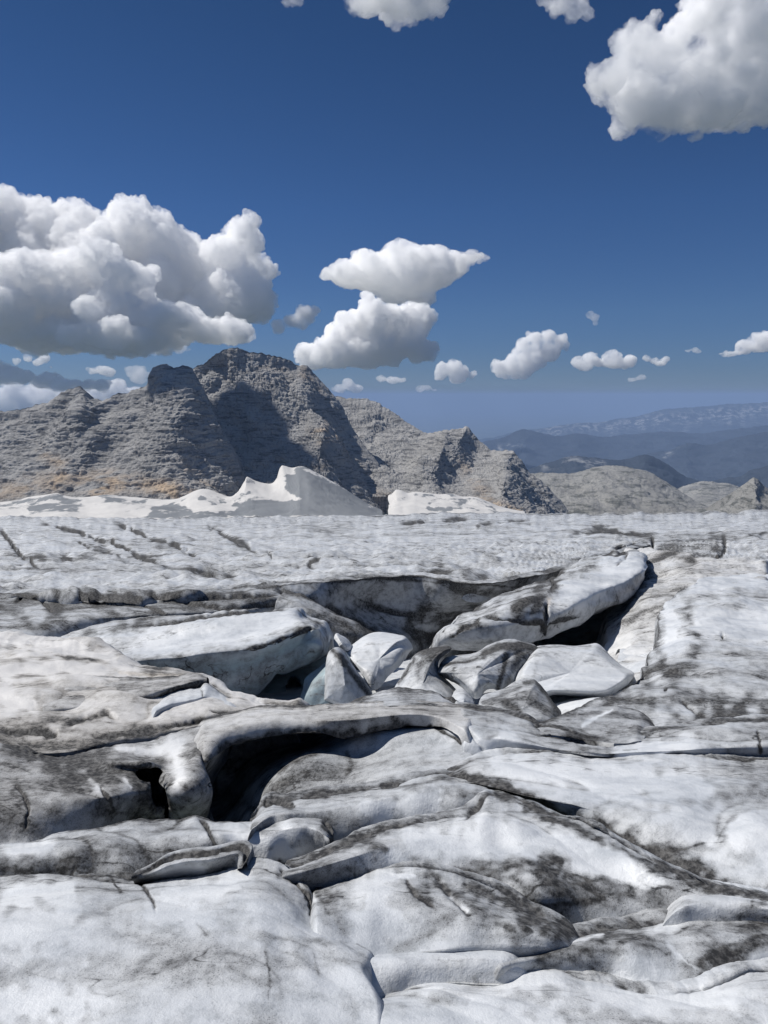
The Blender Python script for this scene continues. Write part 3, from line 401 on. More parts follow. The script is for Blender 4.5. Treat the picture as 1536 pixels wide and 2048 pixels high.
    # ---------------- near left lobes
    S('left_lobe', [[(X0,1262,19),(-100,1264,18.8),(0,1271,18.4),(40,1276,18.1),(80,1279,18),(120,1278,17.9),(155,1288,17.5),(200,1303,16.8),(240,1322,16),(270,1335,15.6),(330,1345,15.2),(400,1352,15),(425,1364,14.7),(455,1382,14.2),(490,1396,13.8),(532,1408,13.4),(580,1414,13.2),(650,1404,13.4)],
                    [(X0,1320,15.7),(-100,1320,15.7),(0,1318,15.7),(60,1316,15.7),(120,1312,15.8),(180,1320,15.4),(230,1340,14.7),(270,1350,14.3),(330,1358,14),(395,1366,13.8),(420,1384,13.3),(445,1400,12.9),(480,1410,12.6),(530,1418,12.5),(580,1424,12.4),(640,1424,12.4)],
                    [(X0,1390,12.6),(-100,1390,12.6),(0,1385,12.8),(80,1375,13.1),(150,1365,13.4),(220,1370,13.2),(290,1385,12.7),(350,1392,12.5),(400,1400,12.3),(440,1412,12),(500,1422,11.8),(560,1430,11.7),(620,1440,11.6)],
                    [(X0,1500,9.6),(-100,1500,9.6),(0,1490,9.8),(60,1505,9.6),(130,1505,9.6),(200,1490,9.9),(280,1472,10.3),(360,1460,10.5),(430,1445,10.9),(500,1435,11.2),(560,1435,11.3),(620,1450,11)]],
      fade=(0, 60), foot=1.05, roll=(.045, .010, .05, .10), bulge=.01, noise=.8, dirt=-.12, warm=.55, crest_dirt=0.00, foot_dirt=.25, foot_w=18, seed=4,
      strokes=[([(0,1325),(60,1318),(120,1315),(180,1318),(220,1335)], 6, .4), ([(100,1322),(160,1310),(200,1320),(250,1345),(330,1352),(400,1356)], 7, .55), ([(240,1345),(300,1350),(370,1352)], 7, 'warm'), ([(0,1275),(100,1288),(200,1312),(260,1335)], 14, 'clean'), ([(0,1345),(80,1340),(180,1335)], 10, 'clean'), ([(80,1365),(75,1400),(100,1415)], 12, .3), ([(0,1460),(60,1462),(110,1465),(90,1475)], 6, 1.1), ([(130,1450),(170,1435),(215,1425),(235,1440)], 6, .6), ([(0,1440),(100,1440),(140,1445)], 10, .35), ([(0,1405),(60,1410)], 14, 'clean'), ([(410,1352),(450,1375),(520,1405)], 9, 'clean'), ([(420,1420),(460,1428),(530,1415)], 3.5, .8), ([(180,1478),(260,1465),(330,1452),(400,1442),(470,1428)], 5, .7)])
    S('left_cap', [[(60,1388,13.2),(75,1370,13.6),(95,1361,13.7),(130,1352,13.9),(165,1347,14),(210,1350,13.9),(260,1354,13.8),(330,1356,13.8),(395,1353,13.8),(414,1357,13.7)],
                   [(60,1410,12.4),(85,1392,12.8),(110,1385,12.9),(150,1376,13.1),(190,1372,13.2),(235,1370,13.2),(285,1368,13.2),(335,1366,13.3),(390,1360,13.4),(413,1360,13.5)],
                   [(60,1432,11.8),(95,1425,11.9),(130,1420,12),(175,1415,12.1),(215,1408,12.2),(255,1402,12.3),(295,1394,12.4),(335,1380,12.7),(385,1366,13.1),(412,1363,13.4)],
                   [(60,1450,11.5),(100,1448,11.4),(145,1445,11.4),(190,1440,11.5),(230,1435,11.6),(270,1425,11.8),(305,1408,12.1),(335,1388,12.6),(380,1370,13.1),(411,1365,13.4)]],
      lobe=(1.5,.7,.03,.15), swell=.4, fade=(30, 0), foot=1.05, bulge=.015, tuck=.03, noise=.55, warm=.3, dirt=.02, seed=9, roll=(.01, .008, .03, .08), crest_dirt=0.08, crest_w=6, foot_dirt=0,
      strokes=[([(300,1408),(318,1396),(340,1384),(375,1371),(412,1360)], 3.2, 1.4), ([(260,1400),(300,1400),(312,1396)], 4, .8), ([(90,1395),(180,1385),(280,1370)], 10, .15), ([(75,1375),(95,1362),(160,1348)], 3, .4)])
    S('left_white', [[(278,1446,11.6),(288,1428,12),(300,1412,12.3),(315,1398,12.6),(340,1386,12.9),(370,1379,13.1),(402,1377,13.2),(410,1367,13.4),(422,1372,13.3),(445,1388,13),(470,1402,12.7),(500,1410,12.4),(530,1410,12.4)],
                     [(284,1448,11.3),(300,1432,11.5),(315,1422,11.7),(335,1412,11.9),(355,1405,12.1),(380,1400,12.2),(400,1395,12.3),(410,1392,12.4),(422,1398,12.4),(440,1408,12.2),(462,1416,12),(490,1418,11.9),(525,1414,12.1)],
                     [(290,1450,11.1),(310,1446,11.1),(335,1444,11.1),(360,1441,11.2),(385,1438,11.3),(405,1434,11.4),(420,1430,11.5),(438,1428,11.6),(452,1430,11.6),(468,1430,11.6),(485,1426,11.7),(520,1418,11.9)]],
      lobe=(1.5,.7,.03,.1), swell=.3, fade=(45, 70), foot=1.07, bulge=.01, tuck=.05, noise=.45, dirt=-.35, seed=12, roll=(.01, .01, .03, .08), foot_dirt=.4, foot_w=4, strokes=[([(403,1377),(408,1400),(412,1410)], 1.6, .5), ([(290,1440),(340,1415),(400,1415)], 10, -.1), ([(380,1425),(430,1425)], 12, .3)])
    # ---------------- the arched bridge of ice and what lies left and right of it
    arch_top = [(345,1455,11.1),(395,1442,11.0),(430,1431,11.2),(470,1421,11.4),(510,1413,11.6),(560,1411,11.6),(620,1412,11.5),(670,1410,11.5),(720,1407,11.6),(780,1405,11.6),(840,1404,11.6),(900,1408,11.5),(950,1420,11.2),(1000,1440,10.8)]
    S('bridge', [arch_top,
                 [(345,1478,10.3),(392,1462,10.2),(425,1450,10.4),(465,1438,10.6),(510,1428,10.8),(560,1425,10.8),(620,1425,10.8),(670,1424,10.8),(720,1420,10.8),(780,1417,10.9),(840,1416,10.9),(895,1422,10.8),(935,1436,10.4),(985,1460,10)],
                 [(345,1508,9.8),(395,1500,9.6),(418,1485,9.7),(450,1466,10),(500,1450,10.2),(555,1442,10.3),(610,1440,10.3),(665,1442,10.2),(712,1440,10.2),(768,1434,10.3),(828,1430,10.4),(880,1436,10.3),(920,1456,9.9),(968,1490,9.4)],
                 [(350,1540,9.6),(405,1530,9.4),(424,1512,9.5),(455,1487,9.9),(505,1472,10.1),(558,1463,10.2),(612,1459,10.2),(655,1462,10.2),(684,1470,10.2),(712,1466,10.2),(760,1455,10.3),(825,1446,10.4),(875,1450,10.3),(912,1470,9.9),(955,1505,9.4)],
                 [(370,1540,10.2),(425,1530,10.0),(440,1510,10.2),(465,1488,10.6),(508,1470,10.9),(558,1462,11),(612,1458,11),(655,1460,11),(684,1466,11),(712,1462,11),(760,1452,11),(825,1444,11),(875,1448,11),(905,1464,10.6),(940,1500,10.1)],
                 [(395,1540,11.2),(450,1528,11.2),(460,1508,11.4),(475,1482,11.8),(512,1464,12),(558,1458,12),(612,1456,12),(655,1456,12),(684,1458,12),(712,1456,12),(760,1450,12),(825,1442,12),(875,1444,12),(895,1455,11.8),(920,1480,11.4)]],
      lobe=(1.5,.7,.04,.2), swell=.5, fade=(70, 55), bulge=0, roll=(.02, .015, .05, .12), tuck=0, noise=.35, dirt=-.08, warm=.35, seed=15,
      strokes=[([(410,1525),(430,1505),(460,1484),(520,1468),(600,1458),(650,1461),(685,1470),(720,1464),(780,1452),(860,1446),(905,1465)], 5, .8), ([(600,1440),(700,1445),(800,1430)], 10, .2), ([(690,1468),(735,1462),(780,1450)], 9, .7), ([(520,1435),(640,1436)], 14, -.12), ([(840,1420),(900,1425)], 10, .3), ([(330,1455),(400,1440),(520,1412),(640,1410)], 3, .3)])
    S('bridge_hump', [[(640,1416,12.2),(690,1407,12.4),(715,1398,12.7),(740,1388,13),(770,1378,13.2),(800,1374,13.3),(840,1378,13.2),(870,1383,13),(895,1392,12.8),(915,1402,12.5),(945,1416,12.2),(960,1422,12)],
                      [(645,1422,11.8),(690,1414,11.8),(722,1410,11.9),(750,1402,12),(780,1396,12.1),(805,1392,12.2),(840,1392,12.2),(868,1396,12.1),(890,1402,12),(912,1410,11.9),(940,1420,11.8),(958,1426,11.7)],
                      [(650,1432,11.4),(690,1426,11.3),(730,1422,11.2),(760,1418,11.2),(785,1416,11.2),(810,1414,11.2),(840,1414,11.2),(866,1414,11.2),(888,1416,11.3),(910,1420,11.4),(940,1428,11.5),(956,1432,11.5)]],
      fade=(50, 30), bulge=0, roll=(.015, .015, .05, .15), noise=.3, dirt=.05, seed=16, strokes=[([(880,1386),(920,1404),(960,1424)], 5, .9), ([(690,1408),(720,1404)], 10, .6), ([(800,1395),(870,1402)], 10, .3), ([(740,1392),(800,1380)], 4, -.3), ([(720,1424),(820,1418)], 3, .5)])
    S('left_mass', [[(X0,1480,11.2),(-100,1476,11),(0,1478,10.8),(20,1484,10.6),(50,1498,10.2),(85,1508,10),(120,1508,10),(160,1498,10.3),(200,1486,10.6),(260,1474,10.9),(320,1462,11),(370,1449,11.2),(420,1436,11.4),(450,1428,11.4)],
                    [(X0,1500,9.7),(-100,1495,9.8),(0,1500,9.7),(25,1508,9.6),(60,1520,9.4),(95,1526,9.3),(130,1526,9.3),(170,1518,9.5),(205,1508,9.7),(255,1498,9.9),(310,1488,10.1),(355,1478,10.1),(395,1466,10.2),(425,1456,10.4)],
                    [(X0,1560,8.6),(-100,1555,8.6),(0,1550,8.7),(50,1550,8.7),(100,1552,8.7),(150,1555,8.7),(200,1550,8.9),(250,1538,9.2),(300,1530,9.4),(340,1530,9.4),(370,1530,9.2),(392,1526,9.15),(408,1524,9.3),(416,1522,9.6)],
                    [(X0,1620,7.6),(-100,1615,7.7),(0,1610,7.8),(60,1605,7.9),(120,1600,8),(180,1598,8.1),(230,1596,8.2),(270,1590,8.5),(310,1586,8.7),(345,1584,8.7),(378,1582,8.6),(398,1582,8.7),(414,1582,9),(421,1580,9.5)],
                    [(X0,1720,6.4),(-100,1715,6.4),(0,1700,6.6),(60,1692,6.7),(120,1682,6.9),(180,1670,7.1),(230,1662,7.4),(270,1655,7.8),(310,1652,8),(345,1650,8),(378,1648,8),(400,1646,8.1),(417,1646,8.4),(424,1645,9)]],
      foot=1.12, fade=(0, 0), bulge=.0, roll=(.015, .015, .05, .15), noise=.7, dirt=.08, warm=.2, seed=17, tuck=.1, dens=1.2, detail=1.6,
      dents=((298,1553,27,18,1.2),(314,1582,18,34,1.5),(334,1605,12,36,1.5),(405,1574,5,8,.25),(240,1522,45,16,-.25),(290,1528,30,9,-.3)),
      strokes=[([(0,1480),(40,1498),(80,1508),(130,1505),(200,1488),(300,1470),(440,1432)], 6, .9), ([(20,1495),(60,1515),(110,1520),(150,1515)], 12, .55), ([(140,1525),(200,1530),(240,1530),(270,1560),(290,1590),(310,1610)], 14, .5), ([(110,1535),(150,1560),(180,1550)], 16, .5), ([(200,1575),(220,1600),(232,1625)], 3, 1.), ([(250,1482),(290,1476),(320,1472)], 5, .9), ([(150,1510),(170,1540),(215,1560)], 14, .35), ([(180,1560),(200,1580)], 8, 'clean'), ([(250,1560),(262,1575)], 7, 'clean'), ([(240,1500),(300,1500),(360,1490)], 9, 'clean'), ([(200,1620),(280,1630),(320,1640)], 10, .4), ([(30,1570),(48,1590),(58,1620),(50,1660)], 3.2, .8), ([(20,1580),(50,1610)], 7, .4), ([(100,1570),(180,1575)], 16, .35), ([(380,1480),(410,1520)], 12, .2), ([(355,1600),(370,1580)], 12, .3), ([(320,1590),(332,1620)], 7, .5), ([(360,1628),(400,1600)], 9, -.2), ([(345,1500),(360,1540),(352,1580)], 14, 'clean'), ([(0,1640),(150,1630)], 25, .12), ([(0,1690),(60,1680)], 6, -.3)])
    # cavity behind the arch
    S('cavity', [[(360,1470,13.6),(420,1440,13.8),(560,1430,14),(700,1430,12),(900,1430,11.2),(1040,1450,12.6)],
                 [(360,1510,13.2),(430,1500,13.4),(540,1500,11.8),(640,1488,11),(690,1480,10.5),(760,1466,10.42),(850,1458,10.4),(930,1470,10.05),(1040,1490,9.9)],
                 [(360,1570,12.2),(440,1570,12.2),(505,1560,10.6),(560,1535,10.1),(620,1510,10.1),(690,1512,10.15),(720,1510,10.2),(800,1500,10.0),(880,1495,9.9),(950,1505,9.7),(1040,1530,9.4)],
                 [(360,1620,11),(440,1625,11),(492,1612,10),(540,1590,9.5),(620,1570,9.4),(690,1560,9.4),(760,1555,9.2),(840,1545,9.1),(920,1545,9),(1040,1560,8.9)],
                 [(360,1700,9.6),(440,1700,9.4),(500,1680,8.8),(560,1660,8.6),(640,1640,8.6),(740,1620,8.7),(840,1600,8.8),(920,1590,8.8),(1040,1600,8.6)]],
      lobe=(1.5,.7,.05,.2), soot=.15, bulge=0, roll=None, tuck=.1, noise=.45, dirt=.0, seed=19, strokes=[([(545,1545),(580,1525),(620,1508),(670,1500)], 7, .45), ([(690,1500),(705,1530),(690,1555)], 5, .35), ([(870,1455),(910,1475),(940,1500),(960,1520)], 3, .7), ([(380,1500),(480,1600)], 40, .2), ([(495,1615),(520,1620)], 8, .35)])
    S('right_band', [[(900,1412,11.4),(960,1421,11.2),(1000,1424,11.1),(1050,1440,10.8),(1090,1458,10.4),(1130,1470,10.2),(1180,1480,10),(1240,1484,10),(1300,1470,10.2),(1360,1458,10.4),(1440,1448,10.6),(1536,1440,10.8),(1700,1432,11),(X1,1430,11)],
                     [(910,1430,10.6),(950,1440,10.4),(1000,1450,10.2),(1045,1462,10),(1085,1474,9.8),(1125,1484,9.7),(1175,1492,9.5),(1235,1496,9.5),(1300,1486,9.7),(1360,1474,9.9),(1440,1466,10),(1536,1460,10.2),(1700,1455,10.3),(X1,1450,10.3)],
                     [(915,1462,10),(950,1475,9.8),(1000,1480,9.7),(1045,1488,9.6),(1085,1495,9.5),(1125,1502,9.4),(1175,1508,9.2),(1235,1512,9.2),(1300,1508,9.2),(1360,1502,9.3),(1440,1498,9.4),(1536,1495,9.4),(1700,1490,9.5),(X1,1490,9.5)],
                     [(900,1570,8.4),(950,1560,8.5),(1000,1545,8.7),(1100,1540,8.7),(1240,1540,8.7),(1400,1545,8.6),(1536,1550,8.6),(1700,1555,8.5),(X1,1560,8.5)]],
      foot=1.12, fade=(18, 0), bulge=.0, roll=(.045, .010, .05, .10), noise=.45, dirt=.03, seed=21, crest_dirt=0.19, crest_w=9,
      strokes=[([(1060,1440),(1100,1462),(1150,1478),(1200,1484),(1240,1486)], 6, 1.1), ([(880,1440),(920,1450),(955,1480),(975,1508)], 5, .6), ([(900,1430),(960,1440),(1000,1450)], 12, .3), ([(1515,1460),(1520,1490),(1522,1510)], 3, .5), ([(1300,1480),(1400,1470)], 12, .2), ([(930,1470),(970,1490),(1010,1475)], 14, 'clean'), ([(1250,1505),(1310,1495),(1380,1490)], 12, 'clean'), ([(980,1510),(1040,1505)], 5, .2), ([(1120,1490),(1240,1505)], 10, .1)])
    S('dome_fold', [[(1050,1462,10.5),(1075,1446,10.9),(1110,1430,11.3),(1150,1420,11.6),(1190,1413,11.8),(1230,1412,11.8),(1265,1417,11.7),(1290,1426,11.5),(1305,1440,11.2),(1312,1455,10.9),(1312,1470,10.7)],
                    [(1055,1468,10.2),(1085,1458,10.4),(1120,1448,10.6),(1155,1440,10.8),(1190,1436,10.9),(1225,1436,10.9),(1255,1440,10.8),(1278,1448,10.6),(1290,1456,10.5),(1298,1466,10.3),(1302,1474,10.2)],
                    [(1060,1474,10),(1095,1470,10),(1130,1472,10),(1165,1478,10),(1200,1484,9.9),(1230,1488,9.8),(1255,1488,9.8),(1270,1484,9.8),(1282,1482,9.9),(1292,1480,10),(1300,1480,10)]],
      fade=(15, 15), bulge=0, noise=.35, dirt=.12, seed=23, roll=(.01, .01, .04, .1), strokes=[([(1165,1452),(1190,1436),(1215,1424),(1225,1420)], 3, 'clean'), ([(1090,1445),(1150,1424)], 9, .35), ([(1130,1468),(1200,1482)], 7, .9), ([(1280,1425),(1310,1455)], 5, .3)])
    # ---------------- near rows of folds
    S('fold_b', [[(480,1648,7.3),(500,1640,7.6),(512,1624,7.9),(525,1610,8.1),(540,1606,8.2),(560,1610,8.1),(580,1607,8.1),(620,1598,8.2),(680,1592,8.3),(740,1584,8.4),(790,1574,8.5),(840,1562,8.7),(890,1552,8.8),(930,1560,8.6),(980,1570,8.4),(1030,1590,8.1)],
                 [(480,1670,6.7),(510,1655,6.9),(530,1640,7.1),(550,1632,7.2),(570,1630,7.2),(600,1628,7.3),(640,1622,7.4),(690,1612,7.5),(745,1602,7.6),(795,1592,7.8),(840,1582,7.9),(880,1576,8),(925,1580,7.9),(975,1592,7.8),(1020,1610,7.6)],
                 [(480,1765,6.7),(540,1765,6.7),(600,1760,6.7),(660,1745,6.8),(720,1715,6.9),(780,1700,7),(840,1688,7.1),(900,1675,7.2),(960,1660,7.4),(1010,1660,7.4)]],
      noise=.4, dirt=.02, seed=25, foot=1.05, fade=(30, 60), bulge=0, roll=(.045, .010, .05, .10), crest_dirt=0.14, crest_w=6,
      strokes=[([(528,1612),(548,1604),(590,1612)], 4, 1.), ([(590,1594),(660,1594)], 2.5, .7), ([(600,1630),(660,1640),(720,1630)], 16, .2), ([(740,1620),(800,1610),(870,1600)], 14, 'clean'), ([(820,1575),(870,1562),(900,1555)], 9, .45), ([(760,1575),(800,1568)], 4, .6), ([(880,1580),(960,1590)], 10, .5), ([(780,1650),(850,1635)], 5, 'clean')])
    S('fold_right', [[(860,1562,8.9),(897,1553,9),(920,1540,9.1),(960,1522,9.3),(1005,1511,9.5),(1060,1507,9.5),(1150,1508,9.5),(1250,1513,9.4),(1330,1514,9.4),(1380,1508,9.5),(1430,1517,9.3),(1536,1519,9.3),(1700,1525,9.2),(X1,1530,9.1)],
                     [(880,1562,8.6),(910,1556,8.6),(940,1548,8.6),(985,1540,8.7),(1040,1535,8.8),(1100,1535,8.8),(1190,1540,8.7),(1280,1548,8.5),(1360,1552,8.4),(1420,1555,8.4),(1480,1560,8.3),(1580,1570,8.2),(1730,1580,8),(X1,1590,7.9)],
                     [(895,1566,8.4),(930,1566,8.3),(980,1575,8.1),(1040,1590,7.8),(1110,1605,7.6),(1190,1620,7.4),(1270,1635,7.2),(1350,1650,7),(1430,1665,6.9),(1500,1680,6.7),(1580,1700,6.5),(1680,1720,6.2),(1800,1740,6),(X1,1760,5.9)],
                     [(905,1570,8.4),(950,1575,8.3),(1010,1592,8),(1070,1617,7.6),(1130,1645,7.2),(1200,1675,6.8),(1270,1705,6.5),(1340,1735,6.2),(1400,1757,6),(1460,1778,5.85),(1520,1795,5.7),(1600,1815,5.5),(1750,1840,5.3),(X1,1860,5.2)]],
      noise=.55, dirt=-.06, seed=27, foot=1.06, fade=(30, 0), bulge=.01, roll=(.045, .010, .05, .10), crest_dirt=0.12, crest_w=5, tuck=.04,
      strokes=[([(900,1556),(960,1560),(1010,1575),(1060,1598),(1120,1628),(1190,1655),(1260,1685),(1330,1715),(1400,1750),(1470,1780),(1536,1795)], 16, 1.0), ([(900,1556),(960,1561),(1010,1578),(1060,1602),(1120,1632),(1190,1660),(1260,1690),(1330,1722),(1400,1755),(1470,1783),(1536,1798)], 7.5, .9), ([(1010,1575),(1040,1588)], 9, .8), ([(1150,1645),(1210,1672)], 6, .5), ([(1370,1725),(1420,1745),(1440,1755)], 9, 1.), ([(905,1555),(960,1558)], 5, .7), ([(1200,1640),(1300,1620),(1400,1600),(1536,1570)], 22, .3), ([(1430,1600),(1500,1585)], 22, .25), ([(1420,1700),(1460,1640),(1500,1620),(1536,1615)], 6, .3), ([(1380,1640),(1420,1680)], 26, 'clean'), ([(1000,1535),(1200,1560),(1400,1575)], 22, 'clean'), ([(1500,1660),(1536,1680)], 30, 'clean')])
    S('mid_slope', [[(540,1745,6.2),(640,1715,6.4),(680,1695,6.5),(720,1678,6.7),(770,1662,6.8),(820,1652,6.9),(880,1640,7.1),(930,1628,7.2),(955,1615,7.4),(972,1597,7.6),(1000,1590,7.8),(1060,1612,7.4),(1130,1640,7.1),(1200,1670,6.7),(1300,1716,6.2),(1400,1756,5.9),(1500,1790,5.62),(1650,1825,5.4),(X1,1880,5.1)],
                    [(540,1760,5.9),(640,1735,5.9),(690,1720,6),(740,1705,6.15),(790,1692,6.3),(840,1682,6.4),(890,1672,6.5),(935,1662,6.6),(965,1650,6.7),(995,1640,6.9),(1030,1640,6.9),(1080,1655,6.8),(1140,1675,6.6),(1210,1700,6.4),(1300,1740,6),(1400,1785,5.75),(1500,1815,5.5),(1650,1850,5.3),(X1,1900,5)],
                    [(600,1830,5.9),(680,1820,6),(760,1810,6),(840,1800,6),(920,1790,5.95),(1000,1790,5.9),(1080,1800,5.75),(1160,1810,5.8),(1240,1825,5.75),(1320,1835,5.7),(1400,1845,5.6),(1500,1870,5.5),(1650,1900,5.4),(X1,1950,5.3)],
                    [(600,1950,5.5),(800,1950,5.5),(1000,1940,5.5),(1200,1940,5.4),(1400,1950,5.3),(1600,1970,5.2),(X1,2000,5.1)]],
      noise=.6, dirt=.04, seed=29, foot=1.04, fade=(30, 0), bulge=.005, roll=(.045, .010, .05, .10), crest_dirt=0.14, crest_w=5,
      strokes=[([(940,1738),(1030,1728),(1110,1738)], 24, .95), ([(1060,1690),(1160,1735),(1260,1790)], 16, .35), ([(1000,1700),(1120,1715)], 20, .2), ([(660,1700),(700,1690),(770,1660)], 10, .4), ([(700,1690),(740,1682),(760,1700)], 12, .5), ([(730,1700),(760,1690),(775,1712)], 7, .6), ([(820,1720),(900,1745),(960,1770)], 10, .5), ([(690,1740),(760,1745),(820,1730)], 12, .35), ([(780,1712),(806,1730)], 9, 'clean'), ([(1000,1590),(1100,1635),(1200,1680),(1300,1725),(1420,1775),(1536,1800)], 9, 1.1), ([(830,1680),(930,1690),(1050,1700)], 20, 'clean'), ([(960,1660),(1100,1680),(1250,1730)], 20, 'clean'), ([(1100,1760),(1250,1780)], 26, .18), ([(1130,1790),(1200,1812)], 12, .2), ([(930,1640),(955,1620),(970,1600)], 2.5, .5), ([(1150,1730),(1310,1770)], 14, 'clean')])
    S('mound_right', [[(1300,1820,5.5),(1330,1803,5.7),(1360,1793,5.8),(1400,1785,5.85),(1450,1784,5.85),(1500,1790,5.75),(1560,1800,5.6),(1700,1820,5.5),(X1,1850,5.3)],
                      [(1300,1832,5.3),(1335,1820,5.35),(1370,1812,5.4),(1410,1806,5.45),(1455,1806,5.45),(1500,1812,5.4),(1560,1824,5.3),(1700,1850,5.1),(X1,1890,4.9)],
                      [(1290,1860,5),(1340,1855,5),(1400,1850,5),(1460,1850,5),(1520,1860,5),(1600,1875,4.9),(1750,1900,4.8),(X1,1930,4.7)]],
      noise=.3, dirt=-.15, seed=31, foot=1.07, fade=(80, 0), soot=.15, bulge=.0, roll=(.045, .010, .05, .10), strokes=[([(1430,1850),(1500,1830),(1536,1835)], 18, .5), ([(1500,1800),(1536,1802)], 7, .7)])
    S('hump_mid', [[(600,1810,5.6),(628,1790,5.8),(650,1778,5.9),(690,1765,5.95),(730,1752,6),(765,1745,6.05),(800,1742,6.05),(850,1745,6),(890,1752,5.95),(930,1765,5.9),(970,1780,5.8),(1020,1800,5.65),(1060,1822,5.5),(1110,1842,5.35),(1160,1855,5.25),(1205,1865,5.2),(1230,1880,5.1)],
                   [(600,1840,5.1),(635,1825,5.2),(665,1812,5.3),(700,1800,5.4),(738,1788,5.45),(770,1782,5.5),(803,1780,5.5),(840,1785,5.45),(875,1795,5.4),(910,1808,5.3),(945,1822,5.2),(990,1838,5.15),(1030,1852,5.05),(1080,1866,5),(1130,1876,4.95),(1175,1884,4.9),(1210,1892,4.9)],
                   [(600,1960,4.4),(660,1950,4.4),(720,1930,4.5),(780,1915,4.6),(840,1905,4.65),(900,1898,4.65),(960,1895,4.7),(1020,1893,4.7),(1080,1893,4.7),(1130,1896,4.7),(1200,1905,4.65)]],
      noise=.5, dirt=.02, seed=33, foot=1.05, fade=(40, 130), bulge=0, roll=(.045, .010, .05, .10), crest_dirt=0.17, crest_w=7,
      strokes=[([(860,1755),(920,1800),(980,1840),(1040,1870)], 16, .55), ([(930,1765),(1010,1800),(1080,1840),(1190,1868)], 8, .7), ([(1050,1850),(1120,1865),(1180,1872)], 14, .7), ([(870,1750),(900,1790),(940,1830)], 6, .5), ([(640,1790),(660,1830),(690,1850)], 18, .55), ([(690,1760),(660,1800)], 9, .4), ([(740,1790),(760,1840),(740,1870)], 32, 'clean'), ([(760,1752),(830,1752)], 7, 'clean'), ([(810,1755),(830,1790),(870,1815)], 4, .5), ([(800,1770),(880,1840)], 22, .25), ([(850,1870),(960,1880)], 14, .15), ([(615,1785),(630,1800)], 10, 'clean'), ([(900,1790),(935,1820)], 5, 'clean')])
    S('fold_left', [[(X0,1712,6.7),(-100,1704,6.8),(0,1692,7),(60,1684,7.1),(110,1671,7.2),(150,1663,7.3),(190,1655,7.4),(240,1645,7.5),(300,1639,7.6),(350,1635,7.6),(395,1632,7.6),(415,1636,7.6),(430,1640,7.5),(470,1636,7.6),(520,1640,7.5),(565,1632,7.6),(600,1628,7.6),(635,1634,7.5),(656,1646,7.3),(665,1662,7.1),(664,1680,6.9)],
                    [(X0,1735,6.1),(-100,1728,6.2),(0,1716,6.4),(60,1708,6.5),(110,1698,6.6),(155,1690,6.6),(195,1682,6.7),(245,1674,6.8),(300,1668,6.9),(350,1664,6.9),(392,1662,6.9),(418,1666,6.85),(440,1668,6.8),(475,1664,6.9),(520,1664,6.9),(560,1660,6.9),(595,1656,6.9),(622,1658,6.9),(640,1666,6.8),(650,1676,6.7),(655,1690,6.6)],
                    [(X0,1800,5.3),(-100,1795,5.4),(0,1780,5.5),(60,1775,5.5),(120,1768,5.6),(160,1765,5.6),(210,1762,5.6),(260,1760,5.6),(310,1755,5.7),(360,1750,5.8),(400,1745,5.8),(430,1740,5.9),(460,1765,5.8),(500,1762,5.9),(535,1758,5.9),(565,1752,6),(590,1748,6),(612,1742,6.05),(630,1735,6.1),(645,1725,6.2),(660,1715,6.3)]],
      noise=.45, dirt=0., seed=35, foot=1.13, fade=(0, 12), bulge=0, roll=(.012, .012, .05, .15), detail=1.5, crest_dirt=0.00,
      strokes=[([(400,1638),(412,1650),(420,1668),(432,1690),(438,1700)], 4, 1.), ([(415,1660),(425,1690)], 8, .35), ([(645,1640),(660,1655),(666,1675),(655,1692)], 4.5, .9), ([(600,1660),(630,1672),(640,1665)], 8, .35), ([(140,1720),(180,1705),(240,1700)], 20, .3), ([(300,1660),(340,1680)], 22, .3), ([(10,1740),(60,1745),(120,1735)], 10, .45), ([(150,1730),(145,1745),(140,1760)], 3, .5), ([(250,1740),(300,1720),(330,1700)], 25, .1), ([(480,1680),(560,1680)], 24, 'clean'), ([(500,1710),(600,1700)], 10, 'clean'), ([(90,1690),(30,1700)], 14, 'clean')])
    S('leaf', [[(262,1756,5.9),(285,1745,6),(305,1735,6.1),(325,1722,6.2),(350,1714,6.3),(385,1708,6.3),(420,1706,6.3),(445,1700,6.4),(468,1694,6.45),(484,1694,6.45),(494,1700,6.4),(498,1708,6.3),(494,1722,6.1),(484,1736,5.9)],
               [(266,1760,5.95),(290,1752,5.98),(312,1744,6.0),(335,1734,6.05),(360,1727,6.1),(388,1722,6.12),(420,1720,6.12),(445,1716,6.16),(464,1710,6.2),(476,1709,6.22),(482,1713,6.2),(484,1719,6.15),(482,1728,6.1),(476,1738,6.05)],
               [(270,1772,6.2),(300,1772,6.2),(330,1772,6.25),(360,1770,6.3),(390,1768,6.3),(420,1766,6.3),(440,1762,6.3),(455,1758,6.3),(464,1754,6.3),(470,1750,6.3),(474,1748,6.25)]],
      noise=.25, dirt=0., seed=37, lobe=(1.5,.7,.01,.0), swell=.2, bulge=0, roll=(.03, .006, .03, .05), wob=.5, strokes=[([(285,1745),(320,1725),(350,1714),(420,1707),(450,1699),(478,1694),(494,1704),(490,1722),(482,1734)], 4, 1.05), ([(330,1745),(400,1738)], 8, 'clean')])
